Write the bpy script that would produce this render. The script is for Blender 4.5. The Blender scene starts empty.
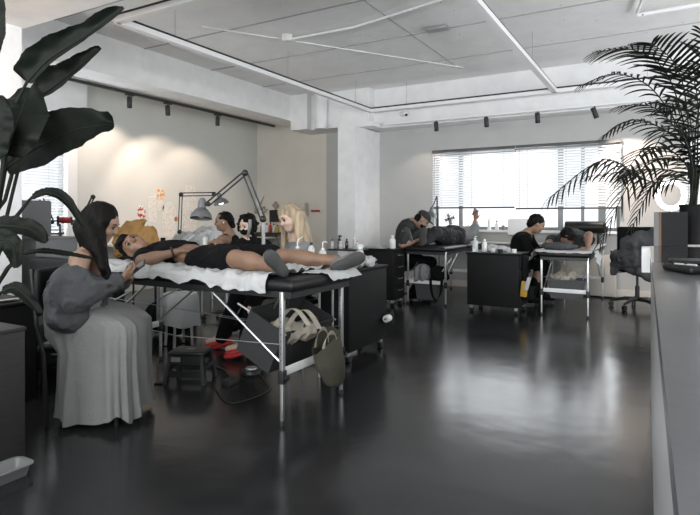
import bpy, math, random
import numpy as np
from mathutils import Vector, Matrix

random.seed(7)
S = bpy.context.scene
COL = S.collection
PI = math.pi
V = Vector

# ------------------------------------------------------------------ camera
CAM_H = 1.15
YAW = math.radians(29.85)
FPX = 549.0
FW = V((-math.sin(YAW), math.cos(YAW), 0))
RT = V((math.cos(YAW), math.sin(YAW), 0))
cd = bpy.data.cameras.new('camera')
cam = bpy.data.objects.new('camera', cd)
COL.objects.link(cam)
cam.location = (0, 0, CAM_H)
cam.rotation_euler = (PI / 2, 0, YAW)
cd.sensor_width = 36.0
cd.lens = 36.0 * FPX / 700.0
cd.shift_y = -(257.5 - 216.0) / 700.0
cd.clip_start = 0.02
S.camera = cam

# ------------------------------------------------------------------ world, light, exposure
w = bpy.data.worlds.new('sky')
S.world = w
w.use_nodes = True
w.node_tree.nodes['Background'].inputs[0].default_value = (0.93, 0.97, 1.0, 1)
w.node_tree.nodes['Background'].inputs[1].default_value = 1.0
S.view_settings.view_transform = 'Standard'
S.view_settings.look = 'None'
S.view_settings.gamma = 1.0
S.view_settings.use_curve_mapping = False
S.view_settings.exposure = 0.68
S.cycles.use_denoising = True
S.cycles.max_bounces = 8
S.cycles.sample_clamp_indirect = 4.0


def area(name, loc, rot, sx, sy, power, col=(1, 1, 1)):
    l = bpy.data.lights.new(name, 'AREA')
    l.shape = 'RECTANGLE'; l.size = sx; l.size_y = sy; l.energy = power; l.color = col
    o = bpy.data.objects.new(name, l)
    o.location = loc; o.rotation_euler = rot
    COL.objects.link(o)
    return o


# daylight outside the far windows and the left window, then two added fills
area('daylight_far_window', (-1.95, 9.3, 1.75), (-PI / 2, 0, 0), 3.0, 1.7, 64, (0.93, 0.97, 1))
area('daylight_far_corner_window', (0.9, 9.3, 1.7), (-PI / 2, 0, 0), 1.2, 1.5, 25, (0.93, 0.97, 1))
area('daylight_left_window', (-7.65, 3.6, 1.6), (0, -PI / 2, 0), 1.7, 1.7, 45, (0.93, 0.97, 1))
area('ceiling_fill_rear', (-1.5, -2.95, 1.7), (PI / 2 + 1.0, 0, 0), 6.0, 2.0, 420, (0.95, 0.98, 1))  # added fill behind the camera, tilted up to brighten the ceiling
area('ceiling_fill_right', (3.35, 4.6, 1.7), (0, PI / 2 + 0.5, 0), 1.6, 5.5, 120, (0.95, 0.98, 1))  # added fill from the unseen right side, also turned up at the ceiling


def spot(name, loc, target, power, angle, blend, col, size=0.02):
    l = bpy.data.lights.new(name, 'SPOT')
    l.energy = power; l.spot_size = math.radians(angle); l.spot_blend = blend
    l.color = col; l.shadow_soft_size = size
    o = bpy.data.objects.new(name, l)
    o.location = loc
    o.rotation_euler = (V(target) - V(loc)).to_track_quat('-Z', 'Y').to_euler()
    COL.objects.link(o)
    return o


def at(px, py, t):
    """world point seen at picture point (px, py) at distance t along the view axis"""
    p = FW * t + RT * (t * (px - 350.0) / FPX)
    return V((p.x, p.y, CAM_H + (216.0 - py) / FPX * t))


# ------------------------------------------------------------------ materials
def mat(name, col, rough=0.6, metal=0.0, bump=0.0, bscale=40.0, var=0.0, vscale=6.0,
        emit=None, estr=0.0, alpha=None, trans=0.0, spec=None, coat=0.0, sheen=0.0, stretch=None, transl=0.0):
    m = bpy.data.materials.new(name)
    m.use_nodes = True
    nt = m.node_tree
    b = nt.nodes['Principled BSDF']
    b.inputs['Base Color'].default_value = (*col, 1)
    b.inputs['Roughness'].default_value = rough
    b.inputs['Metallic'].default_value = metal
    if spec is not None: b.inputs['Specular IOR Level'].default_value = spec
    if coat: b.inputs['Coat Weight'].default_value = coat; b.inputs['Coat Roughness'].default_value = 0.1
    if sheen: b.inputs['Sheen Weight'].default_value = sheen
    if trans: b.inputs['Transmission Weight'].default_value = trans
    if emit:
        b.inputs['Emission Color'].default_value = (*emit, 1)
        b.inputs['Emission Strength'].default_value = estr
    if bump or var:
        tc = nt.nodes.new('ShaderNodeTexCoord')
        mp = nt.nodes.new('ShaderNodeMapping')
        nt.links.new(tc.outputs['Object'], mp.inputs['Vector'])
        if stretch: mp.inputs['Scale'].default_value = stretch
    if bump:
        n = nt.nodes.new('ShaderNodeTexNoise')
        n.inputs['Scale'].default_value = bscale; n.inputs['Detail'].default_value = 4
        nt.links.new(mp.outputs[0], n.inputs['Vector'])
        bp = nt.nodes.new('ShaderNodeBump')
        bp.inputs['Strength'].default_value = bump; bp.inputs['Distance'].default_value = 0.01
        nt.links.new(n.outputs['Fac'], bp.inputs['Height'])
        nt.links.new(bp.outputs[0], b.inputs['Normal'])
    if var:
        n2 = nt.nodes.new('ShaderNodeTexNoise')
        n2.inputs['Scale'].default_value = vscale; n2.inputs['Detail'].default_value = 5
        nt.links.new(mp.outputs[0], n2.inputs['Vector'])
        r = nt.nodes.new('ShaderNodeValToRGB')
        r.color_ramp.elements[0].position = 0.3; r.color_ramp.elements[1].position = 0.7
        r.color_ramp.elements[0].color = (*[c * (1 - var) for c in col], 1)
        r.color_ramp.elements[1].color = (*[min(1, c * (1 + var)) for c in col], 1)
        nt.links.new(n2.outputs['Fac'], r.inputs['Fac'])
        nt.links.new(r.outputs[0], b.inputs['Base Color'])
    if transl:
        t = nt.nodes.new('ShaderNodeBsdfTranslucent'); t.inputs[0].default_value = (*col, 1)
        mx = nt.nodes.new('ShaderNodeMixShader'); mx.inputs[0].default_value = transl
        out = nt.nodes['Material Output']
        nt.links.new(b.outputs[0], mx.inputs[1]); nt.links.new(t.outputs[0], mx.inputs[2])
        nt.links.new(mx.outputs[0], out.inputs['Surface'])
    return m


M = {}
M['wall'] = mat('wall_paint', (0.46, 0.46, 0.45), 0.85, bump=0.15, bscale=18, var=0.03, vscale=3)
M['wall_warm'] = mat('wall_paint_beige', (0.70, 0.665, 0.60), 0.85, bump=0.1, bscale=25, var=0.03, vscale=3)
M['wall_left'] = mat('wall_paint_left', (0.62, 0.625, 0.59), 0.85, bump=0.1, bscale=25, var=0.02, vscale=3)
M['white_wall'] = mat('white_plaster', (0.80, 0.80, 0.80), 0.85, bump=0.3, bscale=14, var=0.05, vscale=5)
M['trim'] = mat('trim_paint', (0.62, 0.58, 0.52), 0.6)
M['white'] = mat('white_paint', (0.80, 0.80, 0.80), 0.5)
M['black'] = mat('black_metal', (0.012, 0.012, 0.013), 0.45)
M['cart'] = mat('black_cabinet', (0.006, 0.006, 0.0065), 0.6, spec=0.22, bump=0.1, bscale=120, var=0.2, vscale=30)
M['vinyl'] = mat('black_vinyl', (0.006, 0.006, 0.0065), 0.42, spec=0.3, bump=0.15, bscale=60)
M['alu'] = mat('aluminium', (0.55, 0.55, 0.55), 0.32, metal=0.85)
M['alu_dull'] = mat('dull_aluminium', (0.38, 0.38, 0.38), 0.45, metal=0.7)
M['frame_grey'] = mat('window_frame', (0.22, 0.225, 0.23), 0.5)
M['paper'] = mat('white_sheet', (0.50, 0.50, 0.50), 0.7, bump=0.35, bscale=22, transl=0.12)
M['skin'] = mat('skin', (0.27, 0.165, 0.11), 0.5, var=0.10, vscale=14)
M['skin_tan'] = mat('skin_tan', (0.22, 0.125, 0.08), 0.5, var=0.10, vscale=14)
M['skin_pale'] = mat('skin_pale', (0.58, 0.41, 0.32), 0.5, var=0.07, vscale=14)
M['lips'] = mat('lips', (0.45, 0.10, 0.08), 0.4)
M['hair'] = mat('black_hair', (0.006, 0.005, 0.0045), 0.55, spec=0.10, bump=0.7, bscale=60, stretch=(1, 1, 0.08))
M['hair_blonde'] = mat('blonde_hair', (0.36, 0.28, 0.19), 0.5, spec=0.3, bump=0.9, bscale=70, var=0.45, vscale=45, stretch=(1, 1, 0.07))
M['tee'] = mat('black_cotton', (0.0055, 0.0055, 0.006), 0.95, spec=0.15, bump=0.3, bscale=60)
M['char'] = mat('charcoal_cloth', (0.022, 0.023, 0.024), 0.9, bump=0.4, bscale=50, var=0.25, vscale=12)
M['greycloth'] = mat('grey_cotton', (0.19, 0.195, 0.20), 0.9, bump=0.4, bscale=40, var=0.1, vscale=8)
M['denim'] = mat('grey_denim', (0.05, 0.052, 0.055), 0.9, bump=0.5, bscale=40, var=0.25, vscale=10)
M['skirt'] = mat('pale_skirt_cotton', (0.185, 0.185, 0.18), 0.9, bump=0.4, bscale=60, var=0.06, vscale=8)
M['red'] = mat('red_leather', (0.45, 0.02, 0.02), 0.5)
M['shoe'] = mat('grey_knit_shoe', (0.15, 0.152, 0.15), 0.85, bump=0.4, bscale=120)
M['sole'] = mat('shoe_sole', (0.045, 0.045, 0.043), 0.7, bump=0.5, bscale=70)
M['olive'] = mat('olive_canvas', (0.06, 0.056, 0.04), 0.9, bump=0.4, bscale=60, var=0.15)
M['cream'] = mat('cream_canvas', (0.30, 0.27, 0.22), 0.9, bump=0.4, bscale=60, var=0.1)
M['felt'] = mat('grey_felt', (0.022, 0.022, 0.023), 0.95, bump=0.3, bscale=90)
M['bin'] = mat('grey_plastic', (0.07, 0.072, 0.075), 0.6)
M['jacket'] = mat('ochre_nylon', (0.36, 0.19, 0.055), 0.6, bump=0.4, bscale=25, var=0.12, vscale=9)
M['plastic_white'] = mat('white_plastic', (0.75, 0.75, 0.73), 0.35)
M['plastic_clear'] = mat('milky_plastic', (0.75, 0.76, 0.76), 0.25, trans=0.35)
M['glass_dark'] = mat('dark_bottle_glass', (0.03, 0.02, 0.015), 0.15)
M['leaf'] = mat('dark_leaf', (0.004, 0.006, 0.004), 0.5, spec=0.10, bump=0.2, bscale=30, var=0.3, vscale=9, transl=0.05)
M['palm'] = mat('palm_leaf', (0.005, 0.0075, 0.004), 0.55, spec=0.2, var=0.3, vscale=20, transl=0.1)
M['stem'] = mat('plant_stem', (0.010, 0.013, 0.008), 0.6, spec=0.15)
M['pot'] = mat('dark_pot', (0.009, 0.009, 0.0095), 0.55, spec=0.2)
M['soil'] = mat('potting_soil', (0.02, 0.015, 0.01), 1.0, bump=0.8, bscale=80)
M['wood'] = mat('brown_wood', (0.12, 0.055, 0.025), 0.5, var=0.3, vscale=8, stretch=(10, 1, 1))
M['darkwood'] = mat('dark_wood_cabinet', (0.018, 0.017, 0.016), 0.6, bump=0.25, bscale=30, var=0.25, vscale=10, stretch=(1, 1, 12))
M['greybox'] = mat('grey_cabinet', (0.14, 0.142, 0.145), 0.55)
M['screen'] = mat('phone_screen', (0.01, 0.01, 0.012), 0.1)
M['orange'] = mat('orange_label', (0.6, 0.16, 0.03), 0.6)
M['redlabel'] = mat('red_label', (0.35, 0.03, 0.025), 0.5)
M['yellow'] = mat('yellow_packet', (0.45, 0.27, 0.03), 0.5)
M['lamp_inside'] = mat('lamp_glow', (0.9, 0.9, 0.88), 0.5, emit=(1, 0.97, 0.92), estr=4.0)
M['ring_glow'] = mat('ring_glow', (0.9, 0.9, 0.9), 0.5, emit=(1, 1, 1), estr=3.0)
M['silver'] = mat('lamp_shade_metal', (0.16, 0.165, 0.17), 0.38, metal=0.5)
M['eye'] = mat('eye_white', (0.10, 0.085, 0.075), 0.5)
M['iris'] = mat('dark_iris', (0.01, 0.007, 0.005), 0.15)
M['tape'] = mat('tattoo_sheet_paper', (0.72, 0.70, 0.66), 0.8)


def ceiling_mat():
    m = mat('raw_ceiling_paint', (0.66, 0.66, 0.655), 0.9)
    nt = m.node_tree; b = nt.nodes['Principled BSDF']
    tc = nt.nodes.new('ShaderNodeTexCoord')
    n = nt.nodes.new('ShaderNodeTexNoise'); n.inputs['Scale'].default_value = 3.0; n.inputs['Detail'].default_value = 8
    n.inputs['Roughness'].default_value = 0.7
    nt.links.new(tc.outputs['Object'], n.inputs['Vector'])
    v = nt.nodes.new('ShaderNodeTexVoronoi'); v.inputs['Scale'].default_value = 5.0
    nt.links.new(tc.outputs['Object'], v.inputs['Vector'])
    # small dark pits in the concrete
    th = nt.nodes.new('ShaderNodeMath'); th.operation = 'LESS_THAN'; th.inputs[1].default_value = 0.045
    nt.links.new(v.outputs['Distance'], th.inputs[0])
    r = nt.nodes.new('ShaderNodeValToRGB')
    r.color_ramp.elements[0].position = 0.3; r.color_ramp.elements[1].position = 0.65
    r.color_ramp.elements[0].color = (0.80, 0.80, 0.795, 1); r.color_ramp.elements[1].color = (0.88, 0.88, 0.875, 1)
    nt.links.new(n.outputs['Fac'], r.inputs['Fac'])
    mx = nt.nodes.new('ShaderNodeMix'); mx.data_type = 'RGBA'
    nt.links.new(th.outputs[0], mx.inputs[0])
    nt.links.new(r.outputs[0], mx.inputs[6]); mx.inputs[7].default_value = (0.25, 0.25, 0.25, 1)
    nt.links.new(mx.outputs[2], b.inputs['Base Color'])
    bp = nt.nodes.new('ShaderNodeBump'); bp.inputs['Strength'].default_value = 0.5; bp.inputs['Distance'].default_value = 0.03
    nt.links.new(n.outputs['Fac'], bp.inputs['Height']); nt.links.new(bp.outputs[0], b.inputs['Normal'])
    return m


def floor_mat():
    m = mat('polished_dark_concrete', (0.022, 0.022, 0.023), 0.2)
    nt = m.node_tree; b = nt.nodes['Principled BSDF']
    tc = nt.nodes.new('ShaderNodeTexCoord')
    n = nt.nodes.new('ShaderNodeTexNoise'); n.inputs['Scale'].default_value = 1.6; n.inputs['Detail'].default_value = 9
    n.inputs['Roughness'].default_value = 0.65
    nt.links.new(tc.outputs['Object'], n.inputs['Vector'])
    r = nt.nodes.new('ShaderNodeValToRGB')
    r.color_ramp.elements[0].position = 0.3; r.color_ramp.elements[1].position = 0.75
    r.color_ramp.elements[0].color = (0.011, 0.011, 0.012, 1); r.color_ramp.elements[1].color = (0.027, 0.027, 0.028, 1)
    nt.links.new(n.outputs['Fac'], r.inputs['Fac']); nt.links.new(r.outputs[0], b.inputs['Base Color'])
    mr = nt.nodes.new('ShaderNodeMapRange')
    mr.inputs['To Min'].default_value = 0.14; mr.inputs['To Max'].default_value = 0.26
    nt.links.new(n.outputs['Fac'], mr.inputs['Value']); nt.links.new(mr.outputs[0], b.inputs['Roughness'])
    n2 = nt.nodes.new('ShaderNodeTexNoise'); n2.inputs['Scale'].default_value = 5.0; n2.inputs['Detail'].default_value = 3
    nt.links.new(tc.outputs['Object'], n2.inputs['Vector'])
    bp = nt.nodes.new('ShaderNodeBump'); bp.inputs['Strength'].default_value = 0.10; bp.inputs['Distance'].default_value = 0.02
    nt.links.new(n2.outputs['Fac'], bp.inputs['Height']); nt.links.new(bp.outputs[0], b.inputs['Normal'])
    return m


def drawing_mat(name, scale, ink=(0.05, 0.05, 0.06), colour=None):
    """paper with loose pen drawing"""
    m = mat(name, (0.78, 0.76, 0.72), 0.8)
    nt = m.node_tree; b = nt.nodes['Principled BSDF']
    tc = nt.nodes.new('ShaderNodeTexCoord')
    nz = nt.nodes.new('ShaderNodeTexNoise'); nz.inputs['Scale'].default_value = scale; nz.inputs['Detail'].default_value = 3
    nt.links.new(tc.outputs['Object'], nz.inputs['Vector'])
    a = nt.nodes.new('ShaderNodeMath'); a.operation = 'SUBTRACT'; a.inputs[1].default_value = 0.5
    nt.links.new(nz.outputs['Fac'], a.inputs[0])
    ab = nt.nodes.new('ShaderNodeMath'); ab.operation = 'ABSOLUTE'; nt.links.new(a.outputs[0], ab.inputs[0])
    lt = nt.nodes.new('ShaderNodeMath'); lt.operation = 'LESS_THAN'; lt.inputs[1].default_value = 0.007
    nt.links.new(ab.outputs[0], lt.inputs[0])
    mx = nt.nodes.new('ShaderNodeMix'); mx.data_type = 'RGBA'
    nt.links.new(lt.outputs[0], mx.inputs[0])
    mx.inputs[6].default_value = (0.74, 0.71, 0.66, 1); mx.inputs[7].default_value = (*ink, 1)
    last = mx.outputs[2]
    if colour:
        n3 = nt.nodes.new('ShaderNodeTexNoise'); n3.inputs['Scale'].default_value = scale * 0.6
        nt.links.new(tc.outputs['Object'], n3.inputs['Vector'])
        gt = nt.nodes.new('ShaderNodeMath'); gt.operation = 'GREATER_THAN'; gt.inputs[1].default_value = 0.53
        nt.links.new(n3.outputs['Fac'], gt.inputs[0])
        m2 = nt.nodes.new('ShaderNodeMix'); m2.data_type = 'RGBA'
        nt.links.new(gt.outputs[0], m2.inputs[0]); nt.links.new(last, m2.inputs[6])
        m2.inputs[7].default_value = (*colour, 1); last = m2.outputs[2]
    nt.links.new(last, b.inputs['Base Color'])
    return m


M['ceiling'] = ceiling_mat()
M['floor'] = floor_mat()
M['rib'] = mat('grey_form_line', (0.42, 0.42, 0.42), 0.9)
M['slat'] = mat('blind_slat', (0.72, 0.73, 0.74), 0.5, transl=0.32)
M['rail'] = mat('blind_rail', (0.07, 0.07, 0.07), 0.5)
M['led'] = mat('light_rail_diffuser', (0.82, 0.82, 0.82), 0.4)
M['counter'] = mat('counter_top', (0.055, 0.055, 0.058), 0.34, bump=0.1, bscale=8, var=0.15, vscale=3, coat=0.2)
M['counter_side'] = mat('counter_front', (0.33, 0.33, 0.33), 0.35)
M['counter_glass'] = mat('black_glass_inlay', (0.03, 0.03, 0.03), 0.08)

# ------------------------------------------------------------------ object helpers


def tag(o, label=None, cat=None, group=None, kind=None):
    if label: o['label'] = label
    if cat: o['category'] = cat
    if group: o['group'] = group
    if kind: o['kind'] = kind
    return o


def thing(name, loc, label, cat, group=None, rz=0.0):
    o = bpy.data.objects.new(name, None)
    COL.objects.link(o)
    o.location = loc; o.rotation_euler = (0, 0, rz)
    o.empty_display_size = 0.1
    return tag(o, label, cat, group)


def world_of(o):
    m = Matrix.LocRotScale(o.location, o.rotation_euler, o.scale)
    return world_of(o.parent) @ m if o.parent else m


def link_mesh(name, verts, faces, m, parent=None, smooth=True, angle=40, mi=None):
    """verts in world coordinates; made local to the parent"""
    me = bpy.data.meshes.new(name)
    if parent is not None:
        inv = world_of(parent).inverted()
        A = np.array(inv)
        va = np.asarray(verts, dtype=np.float64)
        va = va @ A[:3, :3].T + A[:3, 3]
        verts = va.tolist()
    else:
        verts = [tuple(v) for v in verts]
    me.from_pydata(verts, [], [tuple(int(i) for i in f) for f in faces])
    ms = m if isinstance(m, (list, tuple)) else [m]
    for q in ms: me.materials.append(M[q] if isinstance(q, str) else q)
    if mi is not None:
        me.polygons.foreach_set('material_index', mi)
    if smooth:
        me.polygons.foreach_set('use_smooth', [True] * len(me.polygons))
        me.set_sharp_from_angle(angle=math.radians(angle))
    me.update()
    o = bpy.data.objects.new(name, me)
    COL.objects.link(o)
    if parent is not None: o.parent = parent
    return o


class MB:
    def __init__(s): s.v = []; s.f = []; s.mi = []; s.cur = 0

    def add(s, vs, fs):
        n = len(s.v)
        s.v += [tuple(v) for v in vs]
        s.f += [tuple(i + n for i in f) for f in fs]
        s.mi += [s.cur] * len(fs)
        return s

    def box(s, lo, hi, rot=None, c=None, bev=0.0):
        lo = V(lo); hi = V(hi)
        if bev > 0:
            return s.bbox(lo, hi, bev, rot, c)
        vs = [V((x, y, z)) for z in (lo.z, hi.z) for y in (lo.y, hi.y) for x in (lo.x, hi.x)]
        if rot is not None:
            c = V(c) if c is not None else (lo + hi) / 2
            vs = [rot @ (v - c) + c for v in vs]
        return s.add(vs, [(0, 2, 3, 1), (4, 5, 7, 6), (0, 1, 5, 4), (2, 6, 7, 3), (0, 4, 6, 2), (1, 3, 7, 5)])

    def bbox(s, lo, hi, b, rot=None, c=None):
        """box with rounded edges: three nested rounded rectangles stacked"""
        lo = V(lo); hi = V(hi)
        b = min(b, (hi.x - lo.x) / 2.01, (hi.y - lo.y) / 2.01, (hi.z - lo.z) / 2.01)
        rings = []
        n = 3
        prof = [(b * (1 - math.cos(a)), b * (1 - math.sin(a))) for a in [k * PI / 2 / n for k in range(n + 1)]]
        lev = [(b * (1 - math.sin(k * PI / 2 / n)), lo.z + b * (1 - math.cos(k * PI / 2 / n))) for k in range(n + 1)]
        lev += [(b * (1 - math.cos(k * PI / 2 / n)), hi.z - b * (1 - math.sin(k * PI / 2 / n))) for k in range(n + 1)]
        for ins, z in lev:
            r = []
            rr = max(b - ins, 1e-5)
            for cx, cy, a0 in ((hi.x - b, hi.y - b, 0), (lo.x + b, hi.y - b, 1), (lo.x + b, lo.y + b, 2), (hi.x - b, lo.y + b, 3)):
                for k in range(n + 1):
                    a = a0 * PI / 2 + k * PI / 2 / n
                    r.append(V((cx + rr * math.cos(a), cy + rr * math.sin(a), z)))
            rings.append(r)
        if rot is not None:
            c = V(c) if c is not None else (lo + hi) / 2
            rings = [[rot @ (v - c) + c for v in r] for r in rings]
        return s.loft(rings, cap=True)

    def loft(s, rings, cap=False, closed=True):
        n = len(rings[0]); vs = [v for r in rings for v in r]; fs = []
        for i in range(len(rings) - 1):
            for j in range(n if closed else n - 1):
                k = (j + 1) % n
                fs.append((i * n + j, i * n + k, (i + 1) * n + k, (i + 1) * n + j))
        if cap:
            fs.append(tuple(reversed(range(n))))
            fs.append(tuple((len(rings) - 1) * n + j for j in range(n)))
        return s.add(vs, fs)

    def tube(s, pts, r, seg=10, cap=True):
        pts = [V(p) for p in pts]
        rs = r if isinstance(r, (list, tuple)) else [r] * len(pts)
        rings = []
        d0 = (pts[1] - pts[0]).normalized()
        ref = V((0, 0, 1)) if abs(d0.z) < 0.9 else V((1, 0, 0))
        u = d0.cross(ref).normalized()
        for i, p in enumerate(pts):
            if i == 0: d = pts[1] - pts[0]
            elif i == len(pts) - 1: d = pts[-1] - pts[-2]
            else: d = (pts[i + 1] - pts[i]).normalized() + (pts[i] - pts[i - 1]).normalized()
            d = d.normalized()
            u = (u - d * u.dot(d)).normalized()
            w_ = d.cross(u)
            rings.append([p + (u * math.cos(a) + w_ * math.sin(a)) * rs[i] for a in [2 * PI * k / seg for k in range(seg)]])
        return s.loft(rings, cap=cap)

    def lathe(s, base, prof, seg=20, axis=None):
        base = V(base)
        q = V((0, 0, 1)).rotation_difference(V(axis)).to_matrix() if axis is not None else None
        rings = []
        for r, z in prof:
            ring = []
            for k in range(seg):
                a = 2 * PI * k / seg
                p = V((max(r, 1e-5) * math.cos(a), max(r, 1e-5) * math.sin(a), z))
                ring.append(base + (q @ p if q else p))
            rings.append(ring)
        return s.loft(rings, cap=True)

    def sphere(s, c, r, seg=14, rows=10, m3=None):
        c = V(c)
        r = V(r) if not isinstance(r, (int, float)) else V((r, r, r))
        rings = []
        for i in range(rows + 1):
            th = PI * i / rows
            ring = []
            for k in range(seg):
                a = 2 * PI * k / seg
                st = max(math.sin(th), 1e-4)
                p = V((r.x * st * math.cos(a), r.y * st * math.sin(a), -r.z * math.cos(th)))
                ring.append(c + (m3 @ p if m3 else p))
            rings.append(ring)
        return s.loft(rings, cap=True)

    def grid(s, rows, thick=0.0):
        """rows of points -> sheet (optionally with thickness)"""
        n = len(rows[0]); m_ = len(rows)
        vs = [V(p) for r in rows for p in r]
        fs = [(i * n + j, i * n + j + 1, (i + 1) * n + j + 1, (i + 1) * n + j) for i in range(m_ - 1) for j in range(n - 1)]
        if thick:
            nr = [V((0, 0, 0)) for _ in vs]
            for f in fs:
                a, b, c = vs[f[0]], vs[f[1]], vs[f[2]]
                q = (b - a).cross(c - a)
                for i in f: nr[i] += q
            N = len(vs)
            vs2 = [v - (q.normalized() if q.length > 0 else V((0, 0, 1))) * thick for v, q in zip(vs, nr)]
            fs2 = [tuple(reversed([i + N for i in f])) for f in fs]
            edge = [j for j in range(n)] + [i * n + n - 1 for i in range(1, m_)] + [(m_ - 1) * n + j for j in range(n - 2, -1, -1)] + [i * n for i in range(m_ - 2, 0, -1)]
            fe = []
            for k in range(len(edge)):
                a = edge[k]; b = edge[(k + 1) % len(edge)]
                fe.append((b, a, a + N, b + N))
            return s.add(vs + vs2, fs + fs2 + fe)
        return s.add(vs, fs)

    def build(s, name, m, parent=None, smooth=True, angle=40, label=None):
        o = link_mesh(name, s.v, s.f, m, parent, smooth, angle, s.mi if isinstance(m, (list, tuple)) and len(m) > 1 else None)
        if label: o['label'] = label
        return o


def structure(mb, name, m, smooth=False):
    return tag(mb.build(name, m, None, smooth=smooth), kind='structure')


def copy_tree(o, parent=None):
    c = o.copy(); COL.objects.link(c); c.parent = parent
    for ch in [x for x in bpy.data.objects if x.parent == o]:
        copy_tree(ch, c)
    return c


# ---- implicit surfaces for bodies and cloth -------------------------------------------------
_rng = np.random.RandomState(5)
_LAT = _rng.rand(32, 32, 32).astype(np.float32) * 2 - 1


def vnoise(P):
    P = np.asarray(P, dtype=np.float32)
    i = np.floor(P).astype(int); f = P - i; f = f * f * (3 - 2 * f)
    x0, y0, z0 = (i[..., k] & 31 for k in range(3))
    x1, y1, z1 = ((i[..., k] + 1) & 31 for k in range(3))
    fx, fy, fz = f[..., 0], f[..., 1], f[..., 2]
    L = _LAT
    a = L[x0, y0, z0] * (1 - fx) + L[x1, y0, z0] * fx
    b = L[x0, y1, z0] * (1 - fx) + L[x1, y1, z0] * fx
    c = L[x0, y0, z1] * (1 - fx) + L[x1, y0, z1] * fx
    d = L[x0, y1, z1] * (1 - fx) + L[x1, y1, z1] * fx
    return (a * (1 - fy) + b * fy) * (1 - fz) + (c * (1 - fy) + d * fy) * fz


def cap(a, b, r1, r2=None, k=0.02, op='add'):
    return dict(t='c', a=np.array(a, float), b=np.array(b, float), r1=r1, r2=r1 if r2 is None else r2, k=k, op=op)


def ell(c, r, fr=None, k=0.03, op='add'):
    """fr: 3x3 numpy, columns are the ellipsoid's axes"""
    return dict(t='e', c=np.array(c, float), r=np.array(r, float), R=np.eye(3) if fr is None else np.array(fr, float), k=k, op=op)


def half(p, n, op='cut'):
    """cut away the side the normal n points to"""
    return dict(t='h', c=np.array(p, float), n=np.array(n, float) / np.linalg.norm(n), op='cut', k=0)


def ev(p, X):
    if p['t'] == 'c':
        ab = p['b'] - p['a']; L = max(ab @ ab, 1e-9)
        h = np.clip(((X - p['a']) @ ab) / L, 0, 1)
        q = X - p['a'] - h[..., None] * ab
        return np.sqrt((q * q).sum(-1)) - (p['r1'] + (p['r2'] - p['r1']) * h)
    if p['t'] == 'e':
        q = (X - p['c']) @ p['R']
        k0 = np.sqrt(((q / p['r']) ** 2).sum(-1)); k1 = np.sqrt(((q / p['r'] ** 2) ** 2).sum(-1))
        return k0 * (k0 - 1) / np.maximum(k1, 1e-6)
    return (X - p['c']) @ p['n']


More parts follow.
